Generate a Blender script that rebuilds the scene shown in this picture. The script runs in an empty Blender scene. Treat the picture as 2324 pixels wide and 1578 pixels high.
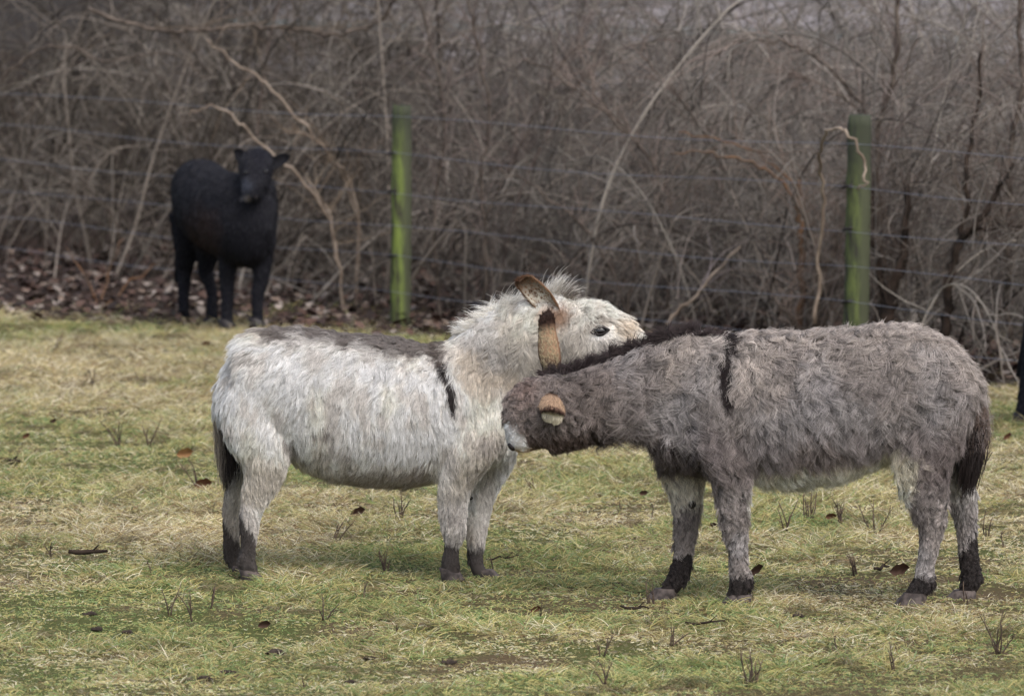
import bpy, math, random
import numpy as np
from mathutils import Vector, Matrix, kdtree
from mathutils.bvhtree import BVHTree

random.seed(7); RNG = np.random.default_rng(7)
scene = bpy.context.scene
C = scene.collection

# ------------------------------------------------------------------ camera, light
CAM_H = 2.93; TH = math.radians(4.69); FPX = 12905.0      # focal length in units of a 2323 wide picture
cd = bpy.data.cameras.new('camera'); cam = bpy.data.objects.new('camera', cd); C.objects.link(cam)
cam.location = (0, 0, CAM_H); cam.rotation_euler = (math.pi/2 - TH, 0, 0)
cd.lens = 200; cd.sensor_width = 36; cd.clip_end = 2000; cd.clip_start = 1
cd.dof.use_dof = True; cd.dof.focus_distance = 23.5; cd.dof.aperture_fstop = 4.6
scene.camera = cam
w = bpy.data.worlds.new('World'); scene.world = w; w.use_nodes = True
nt = w.node_tree; bg = nt.nodes['Background']
sky = nt.nodes.new('ShaderNodeTexSky'); sky.sky_type = 'NISHITA'; sky.sun_disc = False
SUN_EL, SUN_AZ = math.radians(52), math.radians(150)
sky.sun_elevation = SUN_EL; sky.sun_rotation = SUN_AZ; sky.air_density = 1.0; sky.dust_density = 4.0
hs = nt.nodes.new('ShaderNodeHueSaturation'); hs.inputs['Saturation'].default_value = 0.72
nt.links.new(sky.outputs[0], hs.inputs['Color']); nt.links.new(hs.outputs[0], bg.inputs[0])
bg.inputs[1].default_value = 0.15
sd = bpy.data.lights.new('sun', 'SUN'); sd.energy = 1.2; sd.angle = math.radians(30); sd.color = (1, .99, .975)
sun = bpy.data.objects.new('sun', sd); C.objects.link(sun)
# the sky's sun stands at azimuth SUN_AZ clockwise from +Y
sdir = Vector((math.sin(SUN_AZ)*math.cos(SUN_EL), math.cos(SUN_AZ)*math.cos(SUN_EL), math.sin(SUN_EL)))
sun.rotation_euler = (sdir).to_track_quat('Z', 'Y').to_euler()
scene.view_settings.view_transform = 'Standard'; scene.view_settings.look = 'None'
scene.view_settings.gamma = 1; scene.view_settings.exposure = 0.6
scene.cycles.use_denoising = True
scene.cycles.max_bounces = 6; scene.cycles.transparent_max_bounces = 8
scene.cycles_curves.shape = 'RIBBONS'; scene.cycles_curves.subdivisions = 2

# ------------------------------------------------------------------ helpers
def srgb(*c):
    a = np.array(c, float)/255
    return np.where(a <= .04045, a/12.92, ((a+.055)/1.055)**2.4)
def at(px, py, Y):
    """world point at depth Y seen at (px, py) of a 2323 x 1578 picture"""
    u = (px-1161.5)/FPX; v = -(py-789)/FPX
    yc = math.cos(TH)+v*math.sin(TH); zc = -math.sin(TH)+v*math.cos(TH)
    t = Y/yc
    return Vector((u*t, Y, CAM_H+zc*t))
def on_ground(px, py):
    u = (px-1161.5)/FPX; v = -(py-789)/FPX
    yc = math.cos(TH)+v*math.sin(TH); zc = -math.sin(TH)+v*math.cos(TH)
    t = -CAM_H/zc
    return Vector((u*t, yc*t, 0))
def tag(o, label=None, cat=None, group=None, kind=None):
    if label: o['label'] = label
    if cat: o['category'] = cat
    if group: o['group'] = group
    if kind: o['kind'] = kind
    return o
def empty(name, loc):
    o = bpy.data.objects.new(name, None); o.location = loc; C.objects.link(o); return o
def link(name, data, parent=None, loc=None):
    o = bpy.data.objects.new(name, data); C.objects.link(o)
    if parent: o.parent = parent
    if loc is not None: o.location = loc
    return o
def _hash(ix, iy, iz, seed):
    h = (ix.astype(np.int64)*374761393 + iy.astype(np.int64)*668265263 + iz.astype(np.int64)*2147483647 + seed*974634777) & 0x7fffffff
    h = ((h ^ (h >> 13))*1274126177) & 0x7fffffff
    h = h ^ (h >> 16)
    return (h & 0xffffff)/float(0xffffff)
def noise(P, scale, seed=0, octaves=2):
    P = np.asarray(P, float); out = 0; amp = 1; tot = 0
    for o in range(octaves):
        q = P*scale*(2**o)+17.3*o; i = np.floor(q).astype(np.int64); f = q-i; f = f*f*(3-2*f)
        x, y, z = i[:, 0], i[:, 1], i[:, 2]; r = 0
        for a in (0, 1):
            for b in (0, 1):
                for c in (0, 1):
                    wgt = (f[:, 0] if a else 1-f[:, 0])*(f[:, 1] if b else 1-f[:, 1])*(f[:, 2] if c else 1-f[:, 2])
                    r = r+wgt*_hash(x+a, y+b, z+c, seed+o*31)
        out = out+amp*r; tot += amp; amp *= .5
    return out/tot
def sstep(a, b, x): 
    t = np.clip((x-a)/(b-a), 0, 1); return t*t*(3-2*t)
def mixc(c, col, m): 
    return c*(1-m[:, None])+np.asarray(col)[None, :]*m[:, None]
def norm(v): return v/np.maximum(np.linalg.norm(v, axis=-1, keepdims=True), 1e-9)

# ------------------------------------------------------------------ materials
def mat(name, color=(.5, .5, .5), rough=.8, spec=.3, attr=None, noise_amt=0, noise_scale=20, bump=0, color2=None, transl=0):
    m = bpy.data.materials.new(name); m.use_nodes = True; n = m.node_tree; b = n.nodes['Principled BSDF']
    b.inputs['Roughness'].default_value = rough; b.inputs['Specular IOR Level'].default_value = spec
    if attr:
        a = n.nodes.new('ShaderNodeAttribute'); a.attribute_name = attr
        src = a.outputs['Color']
    else:
        rgb = n.nodes.new('ShaderNodeRGB'); rgb.outputs[0].default_value = (*color, 1); src = rgb.outputs[0]
    if color2 is not None or noise_amt or bump:
        tc = n.nodes.new('ShaderNodeTexCoord'); nz = n.nodes.new('ShaderNodeTexNoise'); nz.inputs['Scale'].default_value = noise_scale; nz.inputs['Detail'].default_value = 6
        n.links.new(tc.outputs['Object'], nz.inputs['Vector'])
    if color2 is not None:
        mx = n.nodes.new('ShaderNodeMix'); mx.data_type = 'RGBA'
        rp = n.nodes.new('ShaderNodeMapRange'); rp.inputs[1].default_value = .4; rp.inputs[2].default_value = .6
        n.links.new(nz.outputs[0], rp.inputs[0]); n.links.new(rp.outputs[0], mx.inputs[0]); n.links.new(src, mx.inputs[6]); mx.inputs[7].default_value = (*color2, 1); src = mx.outputs[2]
    n.links.new(src, b.inputs['Base Color'])
    if bump:
        bp = n.nodes.new('ShaderNodeBump'); bp.inputs['Strength'].default_value = bump; bp.inputs['Distance'].default_value = .01
        n.links.new(nz.outputs[0], bp.inputs['Height']); n.links.new(bp.outputs[0], b.inputs['Normal'])
    if transl:
        tr = n.nodes.new('ShaderNodeBsdfTranslucent'); n.links.new(src, tr.inputs[0]); ms = n.nodes.new('ShaderNodeMixShader'); ms.inputs[0].default_value = transl
        out = n.nodes['Material Output']; n.links.new(b.outputs[0], ms.inputs[1]); n.links.new(tr.outputs[0], ms.inputs[2]); n.links.new(ms.outputs[0], out.inputs[0])
    return m
M_fur = mat('fur', rough=.55, spec=.25, attr='col', transl=.18)
M_skin = mat('skin', rough=.9, spec=.1, attr='col')
M_mudfur = mat('muddy fur', rough=.5, spec=.35, attr='col')
M_grass = mat('grass blade', rough=.6, spec=.25, attr='col', transl=.25)
M_twig = mat('twig bark', rough=.8, spec=.15, attr='col')
M_leaf = mat('dead leaf', rough=.75, spec=.2, attr='col')
M_bark = mat('bark', tuple(srgb(104, 94, 86)), .85, .15, color2=tuple(srgb(62, 54, 48)), noise_scale=14, bump=.5)
M_bark_pale = mat('pale bark', tuple(srgb(150, 136, 122)), .75, .2, color2=tuple(srgb(112, 98, 86)), noise_scale=9, bump=.3)
M_bark_dark = mat('dark bark', tuple(srgb(60, 50, 44)), .9, .1, color2=tuple(srgb(36, 31, 28)), noise_scale=12, bump=.5)
M_bark_rust = mat('rusty bark', tuple(srgb(112, 84, 62)), .85, .15, color2=tuple(srgb(92, 78, 68)), noise_scale=8, bump=.5)
M_wire = mat('galvanised wire', tuple(srgb(118, 122, 134)), .5, .4)
M_stem = mat('dry stem', tuple(srgb(70, 60, 54)), .85, .15, color2=tuple(srgb(104, 90, 76)), noise_scale=25)
M_hoof = mat('hoof horn', tuple(srgb(92, 83, 79)), .7, .25, color2=tuple(srgb(52, 46, 44)), noise_scale=30, bump=.6)
M_eye = mat('eyeball', tuple(srgb(22, 18, 18)), .06, .6)
M_lid = mat('eyelid skin', tuple(srgb(40, 35, 36)), .55, .35)
M_dark = mat('nostril skin', tuple(srgb(34, 29, 30)), .5, .35)
M_clod = mat('wet soil', tuple(srgb(74, 64, 56)), .9, .15, color2=tuple(srgb(45, 38, 34)), noise_scale=30, bump=.8)
# mossy post
M_post = bpy.data.materials.new('mossy wood'); M_post.use_nodes = True; n = M_post.node_tree; b = n.nodes['Principled BSDF']; b.inputs['Roughness'].default_value = .9
tc = n.nodes.new('ShaderNodeTexCoord'); mp = n.nodes.new('ShaderNodeMapping'); mp.inputs['Scale'].default_value = (9, 9, 1.6)
nz = n.nodes.new('ShaderNodeTexNoise'); nz.inputs['Scale'].default_value = 2.2; nz.inputs['Detail'].default_value = 8; nz.inputs['Roughness'].default_value = .65
cr = n.nodes.new('ShaderNodeValToRGB'); e = cr.color_ramp.elements
e[0].position = .40; e[0].color = (*srgb(56, 54, 42), 1); e[1].position = .60; e[1].color = (*srgb(112, 128, 60), 1)
x = cr.color_ramp.elements.new(.5); x.color = (*srgb(88, 98, 54), 1)
n.links.new(tc.outputs['Object'], mp.inputs[0]); n.links.new(mp.outputs[0], nz.inputs['Vector']); n.links.new(nz.outputs[0], cr.inputs[0])
# moss grows on the side away from the right, bare grey wood on the other and dark at the top
sx = n.nodes.new('ShaderNodeSeparateXYZ'); n.links.new(tc.outputs['Object'], sx.inputs[0])
mr = n.nodes.new('ShaderNodeMapRange'); mr.inputs[1].default_value = .004; mr.inputs[2].default_value = .045; n.links.new(sx.outputs[0], mr.inputs[0])
m1 = n.nodes.new('ShaderNodeMix'); m1.data_type = 'RGBA'; n.links.new(mr.outputs[0], m1.inputs[0]); n.links.new(cr.outputs[0], m1.inputs[6]); m1.inputs[7].default_value = (*srgb(72, 76, 56), 1)
mt = n.nodes.new('ShaderNodeMapRange'); mt.inputs[1].default_value = 1.10; mt.inputs[2].default_value = 1.36; mt.inputs[4].default_value = .82; n.links.new(sx.outputs[2], mt.inputs[0])
m2 = n.nodes.new('ShaderNodeMix'); m2.data_type = 'RGBA'; n.links.new(mt.outputs[0], m2.inputs[0]); n.links.new(m1.outputs[2], m2.inputs[6]); m2.inputs[7].default_value = (*srgb(52, 56, 44), 1)
n.links.new(m2.outputs[2], b.inputs['Base Color'])
bp = n.nodes.new('ShaderNodeBump'); bp.inputs['Strength'].default_value = .7; bp.inputs['Distance'].default_value = .01; n.links.new(nz.outputs[0], bp.inputs['Height']); n.links.new(bp.outputs[0], b.inputs['Normal'])

M_post2 = M_post.copy(); M_post2.name = 'darker mossy wood'
for nd in M_post2.node_tree.nodes:
    if nd.bl_idname == 'ShaderNodeValToRGB':
        for el, cc in zip(nd.color_ramp.elements, ((46, 46, 38), (66, 74, 44), (88, 98, 54))): el.color = (*srgb(*cc), 1)
# ------------------------------------------------------------------ geometry builders
def mesh_obj(name, V, F, m, parent=None, smooth=True, loc=None, col=None):
    me = bpy.data.meshes.new(name); me.from_pydata([tuple(v) for v in V], [], F); me.update()
    if smooth: me.polygons.foreach_set('use_smooth', [True]*len(me.polygons))
    if col is not None:
        a = me.color_attributes.new('col', 'FLOAT_COLOR', 'POINT'); c4 = np.ones((len(V), 4), 'f'); c4[:, :3] = col; a.data.foreach_set('color', c4.ravel())
    me.materials.append(m)
    return link(name, me, parent, loc)
def curves_obj(name, pts, rad, col, m, parent=None, loc=None):
    """pts (N,K,3), rad (N,K), col (N,K,3) or (N,3)"""
    N, K, _ = pts.shape; assert N > 0
    h = bpy.data.hair_curves.new(name); h.add_curves([K]*N)
    h.position_data.foreach_set('vector', np.ascontiguousarray(pts, 'f').ravel())
    r = h.attributes.new('radius', 'FLOAT', 'POINT'); r.data.foreach_set('value', np.ascontiguousarray(rad, 'f').ravel())
    if col.ndim == 2: col = np.repeat(col[:, None, :], K, 1)
    c4 = np.ones((N, K, 4), 'f'); c4[..., :3] = col
    a = h.attributes.new('col', 'FLOAT_COLOR', 'POINT'); a.data.foreach_set('color', c4.ravel())
    h.materials.append(m)
    return link(name, h, parent, loc)
def tube_vf(path, radii, sides=8, V=None, F=None, close=True):
    V = [] if V is None else V; F = [] if F is None else F
    base = len(V); n = len(path); path = [Vector(p) for p in path]
    ref = None
    for i, p in enumerate(path):
        t = (path[min(i+1, n-1)]-path[max(i-1, 0)]).normalized()
        if ref is None:
            ref = Vector((1, 0, 0)) if abs(t.x) < .8 else Vector((0, 1, 0))
        a = (ref-t*ref.dot(t)).normalized(); ref = a; b = t.cross(a)
        for k in range(sides):
            an = 2*math.pi*k/sides; V.append(p+(a*math.cos(an)+b*math.sin(an))*radii[i])
    for i in range(n-1):
        for k in range(sides):
            F.append((base+i*sides+k, base+i*sides+(k+1) % sides, base+(i+1)*sides+(k+1) % sides, base+(i+1)*sides+k))
    if close:
        F.append(tuple(base+k for k in range(sides))[::-1]); F.append(tuple(base+(n-1)*sides+k for k in range(sides)))
    return V, F
def loft_vf(secs, ref, V, F, sides=20, caps=True):
    """secs: (centre, r_across, r_lateral); ref = lateral axis"""
    base = len(V); n = len(secs); ref = Vector(ref)
    P = [Vector(s[0]) for s in secs]
    secs = list(secs)
    for i in range(n):
        t = (P[min(i+1, n-1)]-P[max(i-1, 0)]).normalized()
        b = (ref-t*ref.dot(t)).normalized(); a = b.cross(t)
        for k in range(sides):
            an = 2*math.pi*k/sides; V.append(P[i]+a*math.cos(an)*secs[i][1]+b*math.sin(an)*secs[i][2])
    for i in range(n-1):
        for k in range(sides):
            F.append((base+i*sides+k, base+i*sides+(k+1) % sides, base+(i+1)*sides+(k+1) % sides, base+(i+1)*sides+k))
    if caps:
        for end, i, s in ((0, 0, -1), (1, n-1, 1)):
            t = (P[min(i+1, n-1)]-P[max(i-1, 0)]).normalized()*s
            c = P[i]+t*min(secs[i][1], secs[i][2])*.55; V.append(c); ci = len(V)-1
            for k in range(sides):
                f = (base+i*sides+k, base+i*sides+(k+1) % sides, ci); F.append(f if s > 0 else f[::-1])
def smooth_secs(secs, sub=4):
    """Catmull-Rom through a list of equal-length tuples"""
    A = np.array(secs, float); out = []
    n = len(A)
    for i in range(n-1):
        p0, p1, p2, p3 = A[max(i-1, 0)], A[i], A[i+1], A[min(i+2, n-1)]
        for k in range(sub):
            t = k/sub; out.append(.5*((2*p1)+(-p0+p2)*t+(2*p0-5*p1+4*p2-p3)*t*t+(-p0+3*p1-3*p2+p3)*t**3))
    out.append(A[-1]); return np.array(out)
def fuse(name, V, F, origin, voxel=.012, smooth=6):
    """joins closed lofts into one continuous skin"""
    me = bpy.data.meshes.new('raw'); me.from_pydata([tuple(v) for v in V], [], F); me.update()
    o = bpy.data.objects.new('raw', me); C.objects.link(o)
    r = o.modifiers.new('r', 'REMESH'); r.mode = 'VOXEL'; r.voxel_size = voxel
    s = o.modifiers.new('s', 'SMOOTH'); s.factor = .5; s.iterations = smooth
    dg = bpy.context.evaluated_depsgraph_get(); dg.update()
    me2 = bpy.data.meshes.new_from_object(o.evaluated_get(dg)); bpy.data.objects.remove(o); bpy.data.meshes.remove(me)
    me2.name = name; me2.transform(Matrix.Translation(-origin))
    me2.polygons.foreach_set('use_smooth', [True]*len(me2.polygons))
    return me2
def mesh_np(me):
    V = np.empty(len(me.vertices)*3); me.vertices.foreach_get('co', V); V = V.reshape(-1, 3)
    Nn = np.empty(len(me.vertices)*3); me.vertices.foreach_get('normal', Nn); Nn = Nn.reshape(-1, 3)
    me.calc_loop_triangles(); T = np.empty(len(me.loop_triangles)*3, np.int32); me.loop_triangles.foreach_get('vertices', T)
    return V, Nn, T.reshape(-1, 3)
def sample(me, n, wfun=None, vc=None):
    V, Nn, T = mesh_np(me); a, b, c = V[T[:, 0]], V[T[:, 1]], V[T[:, 2]]
    ar = np.linalg.norm(np.cross(b-a, c-a), axis=1)/2
    if wfun is not None: ar = ar*wfun((a+b+c)/3, norm(Nn[T[:, 0]]+Nn[T[:, 1]]+Nn[T[:, 2]]))
    idx = RNG.choice(len(T), n, p=ar/ar.sum()); u = RNG.random(n); v = RNG.random(n); f = u+v > 1; u[f] = 1-u[f]; v[f] = 1-v[f]; w_ = 1-u-v
    P = a[idx]*w_[:, None]+b[idx]*u[:, None]+c[idx]*v[:, None]
    N_ = norm(Nn[T[idx, 0]]*w_[:, None]+Nn[T[idx, 1]]*u[:, None]+Nn[T[idx, 2]]*v[:, None])
    if vc is not None: return P, N_, vc[T[idx, 0]]*w_[:, None]+vc[T[idx, 1]]*u[:, None]+vc[T[idx, 2]]*v[:, None]
    return P, N_
def strands(P, N_, T, L, lift, wave, freq, clump_n, clump_c, rad, colr, colt, K=7, jit=.25, grav=.3, taper=.8, tint=.12, cj=.35):
    n = len(P); L = np.broadcast_to(L, n).astype(float); wave = np.broadcast_to(wave, n); lift = np.broadcast_to(lift, n); rad = np.broadcast_to(rad, n)
    seeds = RNG.choice(n, max(1, n//clump_n), replace=False); kd = kdtree.KDTree(len(seeds))
    for i, s in enumerate(seeds): kd.insert(P[s], i)
    kd.balance(); cid = np.array([kd.find(p)[1] for p in P]); S = seeds[cid]; m = len(seeds)
    B = norm(np.cross(N_, T))
    ca = ((noise(P[seeds], 20, 91, 2)-.5)*4.2*cj+RNG.normal(0, cj*.35, m))[cid]; T = norm(T*np.cos(ca)[:, None]+B*np.sin(ca)[:, None]); 
    T = norm(T+RNG.normal(0, jit*.5, (n, 3))); T = norm(T-N_*(T*N_).sum(1)[:, None]); B = norm(np.cross(N_, T))
    lift = lift*(1+RNG.normal(0, .35, m)[cid]+RNG.normal(0, .2, n)); lift = np.clip(lift, .02, 2)
    L = L*(1+RNG.normal(0, .18, m)[cid])*(1+RNG.normal(0, .15, n)); L = np.maximum(L, .003)
    ph = (noise(P[seeds], 16, 93, 2)*16+RNG.normal(0, .5, m))[cid]+RNG.normal(0, .3, n); fr = freq*(.8+.4*RNG.random(m)[cid])
    cc = np.clip(clump_c*(.8+.4*RNG.random(m)[cid])*(.55+.5*RNG.random(n)**.5), 0, .96)
    s = np.linspace(0, 1, K)[None, :, None]
    Lx = L[:, None, None]; D = norm(T+N_*lift[:, None])[:, None, :]
    g = np.array([0, 0, -1.0])[None, None, :]
    # the strand leaves along D and bends back towards the skin's tangent and down
    pts = P[:, None, :]+D*Lx*s*(1-.35*s)+T[:, None, :]*Lx*s*s*.35+g*Lx*grav*s*s
    wv = (np.sin(ph[:, None, None]+6.283*fr[:, None, None]*s)-np.sin(ph)[:, None, None])
    wv2 = (np.cos(ph[:, None, None]+6.283*fr[:, None, None]*s)-np.cos(ph)[:, None, None])
    pts = pts+B[:, None, :]*wv*(wave*L)[:, None, None]*s**.5+N_[:, None, :]*np.abs(wv2)*(wave*L*.45)[:, None, None]*s**.5
    pts = pts+(P[S]-P)[:, None, :]*(cc[:, None, None]*s**.8)
    tn = (1+RNG.normal(0, tint*.7, m)[cid]+RNG.normal(0, tint*1.1, n))[:, None, None]
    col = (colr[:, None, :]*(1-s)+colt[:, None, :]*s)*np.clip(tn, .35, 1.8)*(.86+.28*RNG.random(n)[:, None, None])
    rr = rad[:, None]*(1-taper*np.linspace(0, 1, K)[None, :]**2)
    return pts, rr, np.clip(col, 0.002, .95)
def guide_field(U, Vv, G):
    """G rows: x y dx dy length lift wave ; inverse distance in picture-plane coordinates of the animal's own side view"""
    G = np.array(G, float); d2 = (U[:, None]-G[None, :, 0])**2+(Vv[:, None]-G[None, :, 1])**2
    w_ = 1/(d2+400)**1.6; w_ /= w_.sum(1, keepdims=True)
    g = G[:, 2:].copy(); nn = np.linalg.norm(g[:, :2], axis=1, keepdims=True); g[:, :2] /= nn
    return w_@g
def seg_dist(U, Vv, pl):
    d = np.full(len(U), 1e9)
    for (x0, y0), (x1, y1) in zip(pl[:-1], pl[1:]):
        dx, dy = x1-x0, y1-y0; t = np.clip(((U-x0)*dx+(Vv-y0)*dy)/(dx*dx+dy*dy), 0, 1)
        d = np.minimum(d, np.hypot(U-x0-t*dx, Vv-y0-t*dy))
    return d

class Animal:
    """keeps side-view units (u right, v down, 543 to the metre) tied to the animal's own axes"""
    def __init__(s, name, px, py, Y):
        s.Y = Y; o = at(px, py, Y); s.o = Vector((o.x, Y, 0)); s.root = empty(name, s.o); s.V = []; s.F = []
        s.k = FPX/Y; s.u0 = px; s.v0 = at_v0(Y)
    def w(s, px, py, lat=0): return at(px, py, s.Y+lat)
    def uv(s, P):    # local -> side-view units (same on both flanks)
        return s.u0+P[:, 0]*s.k, s.v0-P[:, 2]*s.k+np.abs(P[:, 1])*.085*s.k
    def loft(s, rows, ref=(0, 1, 0), sub=4, inset=0):
        R = smooth_secs(rows, sub); k = s.k
        s_ = [(s.w(r[0], r[1], r[4]), max(r[2]-inset, 2)/k, r[3]) for r in R]
        loft_vf(s_, ref, s.V, s.F)
    def barrel(s, rows, inset=6):   # x, top, bottom, half width, lateral offset
        R = smooth_secs(rows, 4); k = s.k
        s_ = [(s.w(r[0], (r[1]+r[2])/2, r[4]), ((r[2]-r[1])/2-inset)/k, r[3]) for r in R]
        loft_vf(s_, (0, 1, 0), s.V, s.F, 28)
    def build(s, voxel=.012, smooth=6):
        s.me = fuse('body', s.V, s.F, s.o, voxel, smooth)
        s.bvh = BVHTree.FromPolygons([v.co for v in s.me.vertices], [p.vertices for p in s.me.polygons])
        s.body = link('body', s.me, s.root)
    def surf(s, px, py):   # near-flank surface point under a side-view position, local
        a = at(px, py, s.Y-1.5)-s.o; b_ = at(px, py, s.Y+1.5)-s.o
        loc, nn, _, _ = s.bvh.ray_cast(a, (b_-a).normalized())
        return (loc, nn) if loc is not None else (at(px, py, s.Y)-s.o, Vector((0, -1, 0)))
def at_v0(Y):
    o = at(1161, 789, Y); return 789+o.z*FPX/Y
def paint_mesh(me, col):
    a = me.color_attributes.new('col', 'FLOAT_COLOR', 'POINT'); c4 = np.ones((len(me.vertices), 4), 'f'); c4[:, :3] = col; a.data.foreach_set('color', c4.ravel())
def hoof(A, px, py, lat, facing, size=1.0, rad=.036, m=None):
    """horn capsule standing on the ground, toe towards facing (+1 right, -1 left)"""
    p = A.w(px, py, lat)-A.o; V, F = [], []
    rows = [(0, .0, 1.18), (.012, .004*facing, 1.16), (.035, -.006*facing, 1.0), (.058, -.02*facing, .82)]
    n_ = 16
    for z, dx, sc in rows:
        for k in range(n_):
            an = 2*math.pi*k/n_; cx = math.cos(an)*rad*sc*1.22*size; cy = math.sin(an)*rad*sc*size
            V.append((p.x+dx+cx, p.y+cy, p.z+z*size))
    for i in range(len(rows)-1):
        for k in range(n_): F.append((i*n_+k, i*n_+(k+1) % n_, (i+1)*n_+(k+1) % n_, (i+1)*n_+k))
    F.append(tuple(range(n_))[::-1]); F.append(tuple(range((len(rows)-1)*n_, len(rows)*n_)))
    return mesh_obj('hoof', V, F, m or M_hoof, A.root)
def ear_mesh(base, tip, opening, width, bend=Vector((0, 0, 0)), cup=2.0, nu=15, nv=18, prof=None):
    """cupped leaf, returns V, F and per-vertex (t, inner?)"""
    base, tip = Vector(base), Vector(tip); ax = (tip-base).normalized(); op = Vector(opening); op = (op-ax*op.dot(ax)).normalized(); sd_ = ax.cross(op)
    V = []; info = []
    for layer in (0, 1):
        for j in range(nv):
            t = j/(nv-1); c = base.lerp(tip, t)+bend*math.sin(math.pi*t)
            wd = width*(prof(t) if prof else (0.62+.95*t-1.1*t*t)*(1 if t < .8 else math.sqrt(max(0, 1-((t-.8)/.2)**2))*.98+.02))
            cu = cup*(1-.45*t)
            for i in range(nu):
                a = (i/(nu-1)*2-1)*cu; r = wd/max(math.sin(min(cu, 1.5708)), .3)
                r2 = r-(.004 if layer else 0)
                V.append(c+sd_*math.sin(a)*r2-op*(math.cos(a)*r2)+op*r*.5); info.append((t, layer, abs(i/(nu-1)*2-1)))
    F = []
    m = nu*nv
    for j in range(nv-1):
        for i in range(nu-1):
            q = (j*nu+i, j*nu+i+1, (j+1)*nu+i+1, (j+1)*nu+i); F.append(q); F.append(tuple(m+v for v in q[::-1]))
    for j in range(nv-1):
        for i in (0, nu-1):
            q = (j*nu+i, (j+1)*nu+i, m+(j+1)*nu+i, m+j*nu+i); F.append(q if i == 0 else q[::-1])
    for i in range(nu-1):
        for j in (0, nv-1):
            F.append((j*nu+i, j*nu+i+1, m+j*nu+i+1, m+j*nu+i))
    return V, F, np.array(info)
def short_fur(me, parent, n, axis, L, vc, rad=.0007, name='ear_hair', lift=.35):
    P, N_, c = sample(me, n, vc=vc); T = np.broadcast_to(np.array(axis, float), P.shape); T = norm(T-N_*(T*N_).sum(1)[:, None])
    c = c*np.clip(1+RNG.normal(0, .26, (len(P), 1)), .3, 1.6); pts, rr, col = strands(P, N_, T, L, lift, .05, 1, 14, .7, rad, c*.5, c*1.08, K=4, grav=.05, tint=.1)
    return curves_obj(name, pts, rr, col, M_fur, parent)

# ================================================================== GROUND
def edge_y(x):    # where the pasture ends and the leaf litter under the thicket begins
    return np.interp(x, [-9, -3.45, -.9, 2.8, 9], [43.5, 38.5, 37.0, 33.0, 26])
def ground_z(x, y):
    P = np.stack([x, y, np.zeros_like(x)], 1)
    near = 1-sstep(60, 120, y)
    return ((noise(P, .9, 3, 3)-.5)*.05+(noise(P, 5, 5, 2)-.5)*.02)*near-.005
def fence_pt(t):  # ground line of the fence, t = 0 at the left green post, 1 at the right one
    return np.array([-.745+t*2.775, 37.7-t*4.1])
def litter_amount(x, y):
    P = np.stack([x, y, np.zeros_like(x)], 1)
    return sstep(-.25, .35, y-edge_y(x)+(noise(P, 1.6, 8, 3)-.5)*1.6)
ys = np.concatenate([np.arange(4, 18, .5), np.arange(18, 46, .09), np.arange(46, 70, .5), np.arange(70, 170, 3), np.arange(170, 900, 40)])
ux = np.linspace(-1, 1, 150)
X = np.concatenate([[-1]*0, ux])[None, :]*(2.0+ys*.16)[:, None]; Yg = np.repeat(ys[:, None], len(ux), 1)
Z = ground_z(X.ravel(), Yg.ravel()).reshape(X.shape)
# far skirts keep the sheet wide
X[:, 0] -= 400; X[:, -1] += 400
V = np.stack([X.ravel(), Yg.ravel(), Z.ravel()], 1); nx, ny = len(ux), len(ys)
F = [(j*nx+i, j*nx+i+1, (j+1)*nx+i+1, (j+1)*nx+i) for j in range(ny-1) for i in range(nx-1)]
x_, y_ = V[:, 0], V[:, 1]; P3 = V*np.array([1, 1, 0])
col = np.broadcast_to(srgb(76, 68, 46), V.shape).copy()  # soil brown kept dark, the shade down in the thatch painted in
col = mixc(col, srgb(72, 76, 42), sstep(.42, .62, noise(P3, .8, 21, 3)))
col = mixc(col, srgb(82, 70, 52), sstep(.55, .7, noise(P3, 3.1, 22, 3)))
lit = litter_amount(x_, y_)
col = mixc(col, srgb(56, 45, 39), lit)
far = sstep(43, 52, y_+x_*1.2)
pale = sstep(.35, .65, noise(P3, .25, 24, 3))
colf = mixc(np.broadcast_to(srgb(84, 78, 75), V.shape), srgb(138, 132, 132), pale)
colf = mixc(colf, srgb(46, 40, 35), sstep(0, -3.0, x_/(y_/40)))
col = col*(1-far[:, None])+colf*far[:, None]
g = mesh_obj('ground', V, F, mat('ground soil', rough=.95, spec=.1, attr='col', noise_scale=40, bump=.5), col=col)
tag(g, 'uneven pasture ground running back under the thicket', None, kind='structure')
# a shallow creek far behind the thicket
V = []; F = []
xs = np.linspace(-6, 40, 40)
for i, xx in enumerate(xs):
    yy = 112-xx*.9+math.sin(xx*.5)*1.0; V += [(xx, yy, .012), (xx, yy+3.4, .012)]
    if i: F.append((2*i-2, 2*i, 2*i+1, 2*i-1))
ck = mesh_obj('creek', V, F, mat('creek water', (.05, .06, .07), .12, .5, noise_scale=3, bump=.3))
tag(ck, 'narrow strip of creek water shining far behind the bare shrubs', None, kind='structure')

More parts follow.
